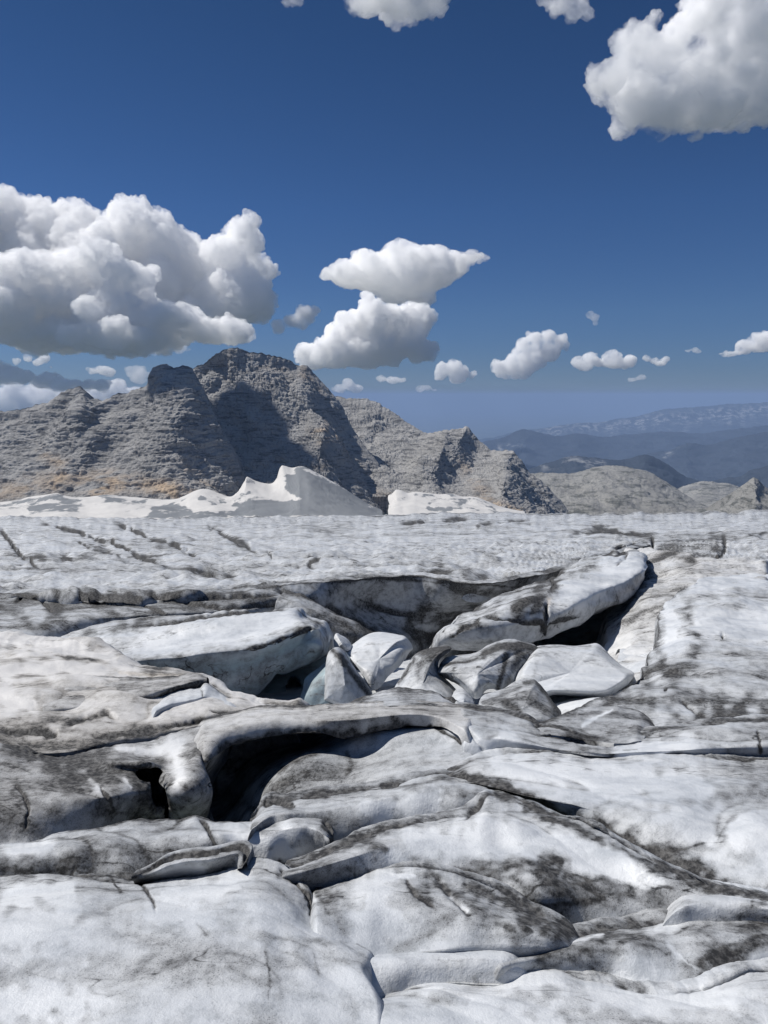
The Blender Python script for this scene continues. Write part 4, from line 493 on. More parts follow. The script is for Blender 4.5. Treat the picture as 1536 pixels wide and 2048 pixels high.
    S('fold_front', [[(X0,1778,6.1),(-100,1770,6.1),(0,1758,6.2),(60,1752,6.2),(120,1747,6.2),(150,1746,6.2),(180,1748,6.2),(220,1750,6.2),(270,1752,6.2),(320,1750,6.2),(370,1751,6.2),(420,1748,6.2),(470,1740,6.2),(505,1732,6.3),(530,1730,6.3),(556,1736,6.25),(576,1750,6.1),(595,1768,5.9),(612,1785,5.75),(620,1805,5.6),(622,1826,5.4),(634,1848,5.25),(650,1862,5.15),(690,1878,5),(740,1905,4.8),(780,1925,4.7)],
                     [(X0,1810,5.5),(-100,1802,5.5),(0,1792,5.6),(60,1786,5.6),(120,1782,5.6),(155,1780,5.6),(190,1780,5.6),(230,1782,5.6),(275,1784,5.55),(325,1784,5.55),(370,1784,5.55),(415,1782,5.55),(455,1776,5.6),(485,1770,5.6),(510,1768,5.6),(530,1775,5.5),(546,1788,5.4),(562,1802,5.3),(576,1818,5.2),(586,1835,5.1),(596,1852,5),(612,1868,4.9),(635,1880,4.8),(680,1895,4.7),(730,1920,4.6),(770,1940,4.5)],
                     [(X0,1850,4.9),(-100,1845,4.9),(0,1845,4.9),(80,1845,4.9),(160,1842,4.95),(240,1838,5),(310,1830,5.05),(370,1828,5.05),(420,1830,5),(470,1832,5),(520,1845,4.9),(560,1870,4.8),(600,1895,4.65),(640,1910,4.6),(700,1925,4.5),(760,1950,4.4)],
                     [(X0,2000,4.15),(0,2000,4.15),(200,1980,4.2),(400,1960,4.25),(500,1970,4.2),(600,1990,4.15),(700,2010,4.1),(800,2020,4.05)],
                     [(X0,2300,3.1),(0,2300,3.1),(400,2300,3.1),(800,2300,3.1)]],
      noise=.45, dirt=-.12, seed=39, fade=(0, 50), bulge=0, roll=(.012, .01, .05, .12), crest_dirt=0.07, crest_w=5,
      strokes=[([(560,1738),(585,1760),(612,1785),(620,1806),(622,1828),(640,1856)], 4, 1.), ([(220,1752),(232,1772),(245,1788)], 3, .4), ([(264,1752),(285,1770),(305,1800),(312,1825)], 3.2, .55), ([(250,1850),(290,1840),(305,1862)], 14, .25), ([(380,1830),(400,1855),(420,1875)], 5, .3), ([(510,1870),(600,1882),(680,1885),(750,1920)], 7, .45), ([(270,1870),(400,1890),(560,1930)], 50, .18), ([(0,1950),(100,1930),(180,1930)], 14, .25), ([(420,1812),(470,1805)], 12, .25), ([(530,1890),(540,1960),(535,2010)], 3, .18), ([(625,1900),(640,1960)], 3, .18), ([(20,1790),(140,1780)], 12, 'clean'), ([(0,1860),(130,1850)], 30, 'clean'), ([(330,1790),(480,1775)], 14, 'clean'), ([(20,2000),(160,2010)], 26, 'clean'), ([(300,1830),(420,1840)], 8, 'clean')])
    S('fold_dark_right', [[(960,1945,4.75),(990,1920,4.95),(1030,1905,5.1),(1070,1895,5.15),(1120,1885,5.2),(1180,1872,5.3),(1210,1864,5.35),(1240,1858,5.4),(1290,1845,5.5),(1340,1838,5.5),(1400,1842,5.45),(1460,1840,5.45),(1536,1835,5.5),(1700,1840,5.4),(X1,1860,5.2)],
                          [(970,1955,4.6),(1005,1935,4.7),(1045,1925,4.8),(1085,1915,4.85),(1130,1906,4.9),(1185,1896,4.95),(1220,1890,5),(1255,1886,5),(1300,1880,5.05),(1350,1876,5.1),(1400,1878,5.05),(1460,1880,5.05),(1536,1878,5.05),(1700,1885,5),(X1,1900,4.9)],
                          [(980,1975,4.4),(1050,1968,4.45),(1120,1965,4.45),(1200,1970,4.45),(1280,1980,4.35),(1350,1990,4.3),(1420,1985,4.3),(1500,1970,4.4),(1600,1960,4.5),(1750,1960,4.5),(X1,1970,4.4)],
                          [(980,2060,4),(1200,2060,4),(1500,2060,4),(X1,2060,4)]],
      noise=.85, dirt=.14, seed=41, foot=(1.08,1.1), fade=(40, 0), bulge=0, roll=(.045, .010, .05, .10), detail=1.8,
      strokes=[([(1000,1915),(1040,1905),(1090,1910)], 12, .5), ([(1100,1905),(1180,1900),(1250,1910)], 20, .45), ([(1210,1868),(1280,1880),(1330,1905),(1380,1935)], 14, .5), ([(1330,1880),(1350,1905),(1380,1930),(1400,1940)], 4, -.5), ([(1420,1935),(1450,1930),(1480,1945)], 18, .9), ([(1440,1920),(1480,1900),(1536,1880)], 22, .6), ([(1500,1850),(1536,1850)], 18, .6), ([(1350,1975),(1390,1985)], 12, .5), ([(1300,1860),(1340,1850)], 9, 'clean'), ([(1270,1850),(1300,1855)], 10, .5), ([(1260,1940),(1320,1970)], 26, 'clean'), ([(1100,1895),(1205,1868)], 3, 'clean'), ([(1400,1860),(1460,1900)], 14, .3), ([(1050,1960),(1200,1965)], 20, 'clean'), ([(1510,1920),(1536,1915)], 14, 'clean')], lumps=())
    S('fold_bottom', [[(520,2052,4.3),(600,2040,4.4),(640,2030,4.45),(680,2010,4.55),(730,1985,4.65),(790,1958,4.75),(830,1945,4.8),(870,1938,4.85),(930,1948,4.8),(990,1958,4.75),(1050,1942,4.85),(1110,1938,4.85),(1160,1955,4.75),(1200,1962,4.7),(1260,1975,4.65),(1330,1990,4.55),(1400,1992,4.55),(1460,1975,4.6),(1536,1950,4.75),(1700,1930,4.85),(X1,1920,4.9)],
                      [(520,2080,4),(610,2065,4.05),(655,2052,4.1),(700,2035,4.2),(750,2012,4.25),(800,1988,4.35),(840,1975,4.4),(880,1970,4.4),(930,1975,4.4),(990,1982,4.35),(1045,1975,4.4),(1110,1975,4.4),(1160,1985,4.35),(1210,1995,4.3),(1270,2005,4.25),(1330,2015,4.2),(1400,2018,4.2),(1470,2005,4.2),(1536,1990,4.3),(1700,1975,4.4),(X1,1960,4.5)],
                      [(520,2150,3.6),(700,2120,3.7),(900,2080,3.85),(1100,2080,3.85),(1300,2090,3.8),(1500,2080,3.85),(1700,2080,3.85),(X1,2080,3.85)],
                      [(520,2320,3),(900,2320,3),(1400,2320,3),(X1,2320,3)]],
      noise=.5, dirt=-.12, seed=43, fade=(60, 0), bulge=0, roll=(.045, .010, .05, .10),
      strokes=[([(690,2010),(760,2005),(820,2020)], 10, .35), ([(860,1995),(960,2010),(1060,2030)], 14, .25), ([(600,2040),(700,2040)], 12, .3), ([(880,1958),(1000,1965),(1100,1955)], 14, 'clean'), ([(1200,1985),(1300,2005),(1450,1990)], 16, 'clean'), ([(850,2040),(1100,2060)], 30, 'clean'), ([(1250,2030),(1500,2020)], 20, .12)])
    S('hollow', [[(640,1905,5),(720,1888,5.1),(800,1885,5.1),(900,1880,5.15),(1000,1880,5.15),(1060,1890,5.1),(1110,1898,5.05)], [(640,1960,4.5),(720,1935,4.65),(800,1920,4.7),(880,1915,4.75),(960,1915,4.75),(1040,1918,4.75),(1110,1925,4.7)], [(640,2060,4),(740,2030,4.15),(820,1990,4.3),(900,1970,4.4),(980,1975,4.4),(1110,1975,4.4)]],
      noise=.6, dirt=-.25, seed=45, foot=1.05, fade=(40, 110), soot=.15, bulge=0, roll=(.045, .010, .05, .10), strokes=[([(860,1912),(880,1908)], 7, .35), ([(770,1900),(900,1890),(1050,1885)], 7, .1)])
def rock_material(name, base=(.31,.304,.295), dark=(.075,.076,.08), warm=(.46,.36,.26), scale=1.0, bump=4.5, dipd=8):
    m = bpy.data.materials.new(name); m.use_nodes = True; nt = m.node_tree; N = nt.nodes.new; L = nt.links.new
    b = nt.nodes['Principled BSDF']; b.inputs['Roughness'].default_value = .95; b.inputs['Specular IOR Level'].default_value = .1
    geo = N('ShaderNodeNewGeometry')
    def noise(s, d=5, r=.62, st=None, rot=(0, 0, 0)):
        n = N('ShaderNodeTexNoise'); n.inputs['Scale'].default_value = s/scale; n.inputs['Detail'].default_value = d; n.inputs['Roughness'].default_value = r
        mp = N('ShaderNodeMapping'); mp.inputs['Scale'].default_value = st or (1, 1, 1); mp.inputs['Rotation'].default_value = rot; L(geo.outputs['Position'], mp.inputs[0]); L(mp.outputs[0], n.inputs['Vector']); return n.outputs[0]
    def rng(v, a, c, d=0., e=1.):
        n = N('ShaderNodeMapRange'); n.interpolation_type = 'SMOOTHSTEP'; L(v, n.inputs[0])
        for i, x in enumerate((a, c, d, e)): n.inputs[i+1].default_value = x
        return n.outputs[0]
    def mix(f, a, c):
        n = N('ShaderNodeMix'); n.data_type = 'RGBA'
        for i, v in ((0, f), (6, a), (7, c)):
            if isinstance(v, (tuple, float, int)): n.inputs[i].default_value = v
            else: L(v, n.inputs[i])
        return n.outputs[2]
    n1 = noise(.012, 6); n2 = noise(.05, 7, .75, (.5, .5, 3.4), (0, R(dipd), 0)); n3 = noise(.12, 6, .72, (1.8, 1.8, .45), (0, R(12), 0)); n4 = noise(.02, 4, .6, (1, 1, 2.5))
    c = mix(rng(n1, .38, .62), (*base, 1), (*[x*1.22 for x in base], 1)); c = mix(rng(n2, .49, .62, 0, .85), c, (*dark, 1)); c = mix(rng(n3, .52, .66, 0, .7), c, (*dark, 1))
    at = N('ShaderNodeAttribute'); at.attribute_name = 'warm'
    mm = N('ShaderNodeMath'); mm.operation = 'MULTIPLY'; L(at.outputs['Fac'], mm.inputs[0]); L(rng(n4, .38, .6), mm.inputs[1]); c = mix(mm.outputs[0], c, (*warm, 1))
    sn = N('ShaderNodeAttribute'); sn.attribute_name = 'dirt'
    sm = N('ShaderNodeMath'); sm.operation = 'MULTIPLY'; L(sn.outputs['Fac'], sm.inputs[0]); L(rng(noise(.03, 5, .7, (1.6, 1.6, .5)), .47, .6), sm.inputs[1]); c = mix(sm.outputs[0], c, (.70, .69, .67, 1)); L(c, b.inputs['Base Color'])
    ad = N('ShaderNodeMath'); ad.operation = 'MULTIPLY_ADD'; L(n2, ad.inputs[0]); ad.inputs[1].default_value = 1.5; L(n3, ad.inputs[2])
    bp = N('ShaderNodeBump'); bp.inputs['Strength'].default_value = .9; bp.inputs['Distance'].default_value = bump*scale; L(ad.outputs[0], bp.inputs['Height']); L(bp.outputs[0], b.inputs['Normal'])
    return m
def snow_material():
    m = bpy.data.materials.new('old_snow'); m.use_nodes = True; nt = m.node_tree; N = nt.nodes.new; L = nt.links.new
    b = nt.nodes['Principled BSDF']; b.inputs['Roughness'].default_value = .8; b.inputs['Specular IOR Level'].default_value = .2
    geo = N('ShaderNodeNewGeometry'); n = N('ShaderNodeTexNoise'); n.inputs['Scale'].default_value = .05; n.inputs['Detail'].default_value = 6; L(geo.outputs[0], n.inputs['Vector'])
    at = N('ShaderNodeAttribute'); at.attribute_name = 'dirt'; n2 = N('ShaderNodeTexNoise'); n2.inputs['Scale'].default_value = .07; n2.inputs['Detail'].default_value = 9; n2.inputs['Roughness'].default_value = .68
    mp = N('ShaderNodeMapping'); mp.inputs['Scale'].default_value = (.5, .2, 1.5); L(geo.outputs[0], mp.inputs[0]); L(mp.outputs[0], n2.inputs['Vector'])
    md = N('ShaderNodeMath'); md.operation = 'MULTIPLY_ADD'; L(n2.outputs[0], md.inputs[0]); md.inputs[1].default_value = 4.4; md.inputs[2].default_value = -2.2
    mu = N('ShaderNodeMath'); mu.operation = 'ADD'; L(at.outputs['Fac'], mu.inputs[0]); L(md.outputs[0], mu.inputs[1])
    mr = N('ShaderNodeMapRange'); mr.interpolation_type = 'SMOOTHSTEP'; L(mu.outputs[0], mr.inputs[0]); mr.inputs[1].default_value = .40; mr.inputs[2].default_value = .75
    c1 = N('ShaderNodeMix'); c1.data_type = 'RGBA'; L(n.outputs[0], c1.inputs[0]); c1.inputs[6].default_value = (.48, .468, .45, 1); c1.inputs[7].default_value = (.56, .548, .53, 1)
    c2 = N('ShaderNodeMix'); c2.data_type = 'RGBA'; L(mr.outputs[0], c2.inputs[0]); L(c1.outputs[2], c2.inputs[6]); c2.inputs[7].default_value = (.17, .18, .19, 1)
    L(c2.outputs[2], b.inputs['Base Color']); return m
MS = []
def msheet(name, rails, seed=0, amp=1., lam=1., strata=0., dip=.15, gully=1., back=(.25, .45), warm=(), snow=(), dens=1., rough=1., warm0=0., jag=1.0, foot=.02, grain=(.42, 1.5, 0.)):
    """mountain side: rails of (px, py, metres) from skyline to foot"""
    L_ = max(np.linalg.norm(np.diff(np.array([q[:2] for q in r], float), axis=0), axis=1).sum() for r in rails); nu = int(L_/1.3*dens)
    K = np.stack([spline(rail(r), nu) for r in rails]); hs = np.abs(np.diff(K[:, :, 1], axis=0)).mean(1)+4; t = np.r_[0, np.cumsum(hs)]; nv = int(max(20, t[-1]/1.1*dens))
    G = pchip(K, t, np.linspace(0, t[-1], nv)); P = unproj(G[..., 0], G[..., 1], np.exp(G[..., 2]))
    rows = []; Dc = P[0][:, 1:2]
    for s in (1, .55, .25, .08, .02): rows.append(P[0]+np.concatenate([0*Dc, Dc*back[0]*s, -np.abs(Dc)*back[1]*back[0]*s], 1))
    nr = len(rows); P = np.concatenate([np.array(rows), P]); tk = P[-1]; P = np.concatenate([P, (tk+np.concatenate([0*Dc, -Dc*0, -Dc*foot], 1))[None]])
    m, n = P.shape[:2]; N = grid_normals(P); N *= -1 if (N[nr:]*(-P[nr:])).sum() < 0 else 1; F = P.reshape(-1, 3); d = np.zeros(m*n); a = amp
    q = F.copy(); q[:, 2] *= .55; qv = F.copy(); qv[:, 2] *= .28; qv[:, 0] += .25*F[:, 2]; qs = np.stack([(F[:, 0]+grain[2]*F[:, 2])*grain[0], F[:, 1]*grain[0], (F[:, 2]+dip*F[:, 0])*grain[1]], 1)
    for i, (l, w) in enumerate(((150, 22), (70, 11), (33, 5.), (16, 1.9), (8, 1.8), (4, 1.3))):
        nn_ = noise3((qv if i < 3 else qs if i > 3 else q)/(l*lam)+11*i, seed+i); rg = 1-2*np.abs(nn_)
        d += a*w*gully*(-rg*.9+.2 if i < 2 else (-np.abs(rg)**.7*np.sign(rg)*.7 if i < 4 else nn_*1.8-.8*np.abs(nn_)))
    if strata:
        ph = F[:, 2]+dip*F[:, 0]+.12*F[:, 1]+6*lam*noise3(F/(60*lam), seed+20)
        for l, w in ((26, 5.), (11, 2.6), (5, 1.3)):
            u = ph/(l*lam); fr = u-np.floor(u); st = np.where(fr < .75, fr/.75, (1-fr)/.25); rnd = noise3(np.stack([np.floor(u)*3.7, F[:, 0]/(90*lam), F[:, 1]/(90*lam)], -1), seed+30)
            d += strata*w*st*(.6+.9*np.clip(rnd+.3, 0, 1))
    d = d.reshape(m, n); wt = np.clip((np.arange(m)-nr)/12., .25, 1); d = d*wt[:, None]
    dirv = N*np.array([1, 1, .5]); P = P+dirv*d[..., None]*rough*(P[..., 1:2]/1500)**0
    # the skyline itself: knobs and notches
    jg = jag*lam*(4.2*noise3(np.stack([P[nr][:, 0]/(22*lam), P[nr][:, 1]/60, 0*P[nr][:, 0]+seed], -1))+3.0*noise3(np.stack([P[nr][:, 0]/(8*lam), 0*P[nr][:, 0], 0*P[nr][:, 0]+seed+4], -1)))
    fall = np.exp(-(np.maximum(0, np.arange(m)-nr)/6.)); fall[:nr] = 1; P[..., 2] += fall[:, None]*jg[None]
    px, py = proj(P); wv = np.full((m, n), float(warm0)); sv = np.zeros((m, n))
    for arr, src in ((wv, warm), (sv, snow)):
        for (poly, wd, st) in src:
            arr += st*np.exp(-(segdist(px+4*noise3(np.stack([px.ravel()/14, py.ravel()/10, 0*px.ravel()], -1)).reshape(m, n), py+4*noise3(np.stack([px.ravel()/14, py.ravel()/10, 0*px.ravel()+7], -1)).reshape(m, n), poly)/wd)**2)
    MS.append((name, P, sv, wv, sv))
def memit(names, obname, mat, flat=False, **kw):
    global SHEETS
    old = SHEETS[:]; SHEETS[:] = MS; o = emit(names, obname, mat, **kw)
    if flat: o.data.polygons.foreach_set('use_smooth', np.zeros(len(o.data.polygons), bool))
    SHEETS[:] = old; return o
def build_mountains():
    # right shoulder running down to the right
    msheet('shoulder', [[(600,745,2150),(640,770,2120),(680,792,2100),(715,796,2090),(745,800,2080),(775,815,2060),(800,832,2040),(830,850,2010),(858,866,1980),(875,860,1960),(890,856,1950),(915,856,1940),(935,852,1930),(948,866,1920),(965,884,1900),(985,897,1880),(1005,898,1860),(1030,901,1840),(1042,918,1820),(1060,945,1800),(1085,965,1780),(1105,985,1760),(1125,1005,1740),(1140,1022,1720)],
                        [(600,800,2000),(650,830,1960),(700,850,1930),(750,860,1900),(800,875,1880),(840,890,1850),(868,885,1810),(888,878,1780),(905,885,1780),(922,885,1790),(940,900,1800),(960,920,1790),(985,925,1760),(1010,920,1720),(1030,935,1720),(1050,960,1720),(1075,985,1700),(1100,1005,1680),(1135,1030,1650)],
                        [(600,900,1700),(660,900,1700),(720,910,1690),(770,920,1680),(810,930,1670),(840,920,1620),(860,925,1600),(880,935,1590),(900,950,1600),(930,960,1600),(960,960,1580),(985,965,1540),(1010,960,1520),(1035,975,1530),(1065,1000,1550),(1100,1020,1560),(1130,1040,1560)],
                        [(600,1000,1500),(700,1000,1480),(780,985,1460),(820,990,1450),(860,995,1430),(900,1000,1420),(940,1005,1410),(970,1010,1390),(1000,1010,1370),(1040,1025,1370),(1080,1030,1400),(1135,1045,1440)]],
           seed=3, amp=1.1, strata=.3, dip=-.3, grain=(1.2, .5, .5), warm=[([(640,880),(700,860)], 10, .3), ([(925,925),(945,960),(980,1000)], 14, .35), ([(960,1010),(1040,1020)], 12, .9), ([(700,980),(790,1000)], 12, .5), ([(640,740),(690,800)], 10, .3)])
    # main summit
    msheet('summit', [[(330,770,1760),(365,745,1740),(385,737,1730),(405,724,1720),(428,709,1705),(448,699,1700),(462,696,1700),(480,698,1705),(500,702,1712),(525,706,1720),(552,712,1728),(575,718,1735),(590,727,1740),(610,730,1745),(628,745,1745),(642,762,1740),(660,782,1730),(685,815,1710),(705,850,1690),(730,885,1660),(755,920,1630),(772,950,1600),(783,985,1570),(788,1015,1545)],
                      [(330,810,1690),(370,780,1680),(400,770,1670),(430,765,1665),(450,755,1660),(470,752,1655),(490,755,1655),(512,758,1655),(538,762,1655),(560,770,1655),(580,778,1650),(600,785,1645),(617,795,1640),(630,808,1630),(642,822,1620),(655,835,1610),(672,858,1600),(690,880,1590),(708,905,1580),(728,930,1560),(745,950,1550),(760,970,1540),(772,995,1530),(780,1018,1520)],
                      [(330,880,1560),(380,860,1560),(420,850,1570),(450,845,1580),(475,840,1590),(500,838,1590),(522,840,1590),(545,845,1585),(565,850,1575),(582,855,1560),(598,858,1545),(613,862,1525),(628,868,1500),(642,872,1485),(655,880,1480),(668,892,1485),(680,905,1490),(692,920,1495),(708,940,1500),(722,955,1500),(738,970,1500),(752,985,1500),(765,1005,1500),(775,1022,1500)],
                      [(330,960,1420),(400,955,1420),(450,950,1430),(480,940,1440),(510,930,1450),(530,925,1455),(550,925,1455),(570,925,1450),(588,928,1440),(603,932,1425),(618,936,1410),(632,940,1400),(645,945,1395),(660,952,1395),(675,962,1400),(690,970,1405),(705,980,1410),(720,990,1415),(735,1000,1420),(748,1008,1425),(760,1015,1430),(770,1025,1440)],
                      [(330,1030,1300),(450,1020,1300),(560,1010,1300),(650,1010,1300),(720,1020,1310),(770,1035,1330)]],
           seed=5, amp=1.2, strata=.3, dip=.25, grain=(1.15, .55, .5), warm=[([(640,870),(655,860),(668,870)], 16, .8), ([(600,735),(640,790)], 9, .4), ([(690,900),(770,990)], 8, .3), ([(560,920),(640,940)], 8, .2), ([(765,960),(780,1000)], 7, .9), ([(470,720),(560,740)], 30, .15)], snow=[([(392,735),(420,713),(440,703)], 2.5, .5)])
    # left massif with the square tower
    msheet('massif', [[(-420,870,1560),(-250,850,1550),(-120,835,1545),(-40,826,1540),(0,822,1535),(45,815,1530),(90,805,1525),(108,795,1520),(130,783,1515),(145,775,1512),(158,772,1510),(172,778,1510),(185,792,1512),(200,800,1515),(225,790,1518),(262,782,1520),(280,776,1520),(292,770,1520),(295,748,1515),(302,735,1512),(318,730,1510),(335,727,1510),(350,732,1510),(365,731,1510),(382,736,1508),(392,750,1500),(402,772,1490),(412,800,1480),(425,825,1460),(440,855,1440),(455,880,1420),(470,905,1400),(480,930,1380),(488,955,1365),(494,980,1350)],
                      [(-420,900,1480),(-250,885,1475),(-120,875,1470),(-40,865,1465),(0,860,1460),(45,850,1455),(88,840,1450),(108,832,1445),(128,822,1440),(145,815,1430),(160,815,1425),(175,822,1430),(190,832,1440),(205,835,1445),(228,828,1445),(258,822,1445),(276,818,1440),(290,812,1430),(300,795,1425),(310,785,1420),(322,780,1415),(335,780,1410),(348,782,1410),(360,785,1410),(372,792,1408),(382,805,1405),(392,822,1400),(402,842,1395),(412,862,1385),(426,885,1372),(440,905,1362),(455,925,1352),(466,945,1342),(476,965,1335),(484,985,1330)],
                      [(-420,940,1380),(-250,935,1380),(-120,930,1375),(-40,922,1370),(0,918,1368),(50,910,1362),(95,902,1355),(120,898,1345),(140,895,1335),(155,893,1330),(170,893,1330),(188,895,1338),(205,898,1345),(225,895,1345),(248,890,1340),(265,885,1335),(282,880,1325),(296,872,1318),(308,865,1312),(320,862,1308),(333,862,1305),(346,865,1304),(358,872,1304),(370,882,1305),(380,892,1306),(392,905,1306),(402,918,1305),(414,930,1302),(428,945,1298),(442,955,1294),(455,968,1290),(468,982,1290),(480,998,1290)],
                      [(-420,985,1290),(-250,985,1285),(-120,980,1280),(-40,978,1275),(0,975,1270),(60,970,1262),(110,965,1255),(150,962,1248),(185,962,1245),(215,960,1245),(245,957,1242),(275,952,1238),(300,948,1235),(325,945,1232),(350,945,1230),(375,950,1230),(395,958,1230),(412,965,1230),(430,972,1230),(448,980,1232),(465,990,1235),(478,1005,1240)],
                      [(-420,1035,1180),(0,1025,1175),(200,1020,1170),(350,1015,1165),(480,1025,1170)]],
           seed=8, amp=.95, strata=.8, dip=-.12, grain=(.65, 1.15, .3), warm=[([(0,985),(60,975),(130,955),(220,960)], 22, .55), ([(190,985),(250,965),(330,975),(420,985)], 16, .8), ([(80,905),(130,930),(110,970)], 12, .5), ([(330,975),(350,990)], 9, 1.), ([(360,920),(400,960)], 10, .4)])
    for nm in ('shoulder', 'summit', 'massif'): pass
    rk = rock_material('grey_limestone')
    memit(['shoulder', 'summit', 'massif'], 'mountain', rk, flat=True, kind='structure')
    # low bare hills at the right
    msheet('hill', [[(960,985,3300),(1020,960,3200),(1060,948,3150),(1100,944,3100),(1150,945,3050),(1175,938,3020),(1200,931,3000),(1235,929,2980),(1265,934,2960),(1300,944,2930),(1335,962,2880),(1365,982,2820),(1395,1000,2760),(1440,1008,2700),(1500,1004,2660),(1600,1000,2600),(1900,1000,2600)],
                    [(960,1000,2900),(1020,985,2800),(1060,975,2750),(1100,968,2700),(1150,966,2650),(1175,960,2620),(1200,956,2600),(1235,956,2580),(1265,962,2560),(1300,972,2540),(1335,986,2500),(1365,1000,2450),(1395,1012,2400),(1440,1018,2360),(1500,1016,2340),(1600,1014,2300),(1900,1014,2300)],
                    [(960,1035,2100),(1100,1035,2100),(1300,1035,2100),(1500,1035,2100),(1900,1035,2100)]],
           seed=11, amp=1.7, lam=1.5, strata=.6, dip=.35, jag=.5, back=(.15,.5), foot=.1)
    msheet('hill_dark', [[(1330,985,3900),(1365,972,3800),(1385,966,3780),(1405,962,3760),(1430,964,3750),(1455,966,3740),(1475,972,3720),(1500,985,3700),(1560,1000,3650)], [(1330,1000,3500),(1385,990,3450),(1430,990,3420),(1475,995,3400),(1560,1010,3400)], [(1330,1030,2900),(1450,1030,2900),(1560,1030,2900)]], seed=13, amp=.8, lam=1.4, jag=.6)
    msheet('hill_right', [[(1430,1020,2150),(1455,1002,2120),(1475,985,2100),(1495,962,2080),(1506,953,2070),(1518,956,2070),(1530,968,2070),(1560,985,2060),(1640,960,2050),(1760,940,2050),(1950,960,2050)], [(1430,1028,1950),(1460,1014,1930),(1485,1000,1900),(1505,985,1880),(1520,985,1880),(1540,995,1880),(1600,1000,1870),(1760,985,1850),(1950,990,1850)], [(1430,1042,1650),(1500,1042,1650),(1700,1042,1650),(1950,1042,1650)]], seed=14, amp=1.3, strata=.4, dip=.3, jag=.8)
    memit(['hill', 'hill_dark', 'hill_right'], 'bare_hills', rock_material('pale_limestone', base=(.27,.265,.25), dark=(.09,.095,.085), scale=2.4, dipd=-14), kind='structure')
    # snow and firn between the rock and the flat ice
    msheet('firn_left', [[(-420,1015,1150),(-100,1008,1150),(0,1003,1150),(30,999,1150),(60,992,1150),(90,988,1150),(115,985,1150),(130,990,1145),(160,994,1140),(190,991,1140),(215,988,1140),(250,992,1135),(300,996,1130),(330,998,1128),(355,996,1130),(372,988,1140),(388,980,1150),(402,976,1155),(420,978,1155),(440,986,1150),(460,992,1145),(475,985,1160),(480,972,1180),(488,960,1200),(493,953,1210),(512,961,1220),(530,966,1220),(545,966,1235),(553,955,1260),(557,938,1285),(563,930,1297),(572,931,1300),(584,934,1300),(600,931,1300),(612,933,1300),(640,948,1280),(665,963,1255),(690,978,1230),(715,994,1200),(740,1008,1170),(762,1017,1150)],
                        [(-420,1025,980),(-100,1020,980),(0,1012,980),(35,1010,980),(65,1006,980),(95,1003,980),(120,1002,980),(140,1003,980),(165,1005,980),(195,1004,980),(225,1003,980),(255,1004,980),(300,1007,980),(330,1007,980),(360,1006,985),(380,1002,990),(400,1000,995),(420,1001,995),(440,1004,990),(460,1006,990),(476,1003,1000),(490,998,1010),(505,995,1015),(520,995,1020),(540,997,1020),(560,998,1020),(575,995,1030),(582,985,1060),(588,975,1090),(596,970,1100),(606,968,1110),(616,966,1115),(628,968,1110),(640,972,1105),(652,978,1090),(666,985,1070),(680,992,1050),(698,1000,1030),(716,1008,1010),(735,1014,1000),(752,1019,1000),(768,1023,1000)],
                        [(-420,1045,700),(0,1045,700),(200,1046,700),(400,1044,700),(600,1040,710),(780,1036,720)]],
           seed=17, amp=.42, lam=1.0, jag=.08, foot=.05,
           snow=[([(0,1012),(40,1002),(80,998),(120,994)], 7, .8), ([(130,1000),(160,1005),(120,1012),(70,1015)], 8, .7), ([(200,994),(240,1000),(290,1005)], 7, .75), ([(60,1020),(150,1018)], 7, .6), ([(310,1018),(340,1014),(380,1020)], 8, 1.1), ([(470,1010),(560,1012),(700,1015)], 6, .8), ([(300,1030),(400,1031),(600,1026),(760,1028)], 7, 1.), ([(600,950),(620,955),(650,972),(690,995)], 13, 1.7), ([(640,985),(720,1010)], 14, 1.2), ([(500,1008),(600,1008),(700,1012)], 7, 1.3), ([(480,1022),(620,1018),(760,1024)], 8, 1.8), ([(500,985),(470,1000),(440,1002)], 5, .8), ([(575,950),(590,975),(610,995)], 5, .8), ([(400,995),(430,1008)], 4, .7), ([(585,972),(620,988),(660,1000),(720,1012)], 15, 1.5)])
    msheet('firn_right', [[(775,990,1300),(785,984,1300),(790,979,1300),(800,978,1300),(815,984,1290),(830,982,1290),(850,984,1285),(880,987,1280),(905,986,1280),(925,992,1270),(950,993,1260),(975,1002,1240),(1000,1012,1220),(1050,1022,1200)],
                         [(775,1005,1150),(790,1000,1150),(805,1000,1150),(825,1001,1150),(850,1003,1150),(880,1005,1145),(905,1006,1140),(930,1008,1130),(955,1010,1120),(980,1014,1110),(1005,1020,1100),(1050,1028,1090)], [(775,1036,850),(900,1036,850),(1050,1038,850)]],
           seed=18, amp=.42, jag=.1, foot=.05, snow=[([(850,990),(880,995),(860,1003)], 5, .8), ([(905,990),(930,1000),(920,1010)], 8, .9), ([(860,1018),(900,1020)], 6, .8), ([(960,1005),(990,1018)], 8, .6)])
    memit(['firn_left', 'firn_right'], 'snow_field', snow_material(), kind='structure')
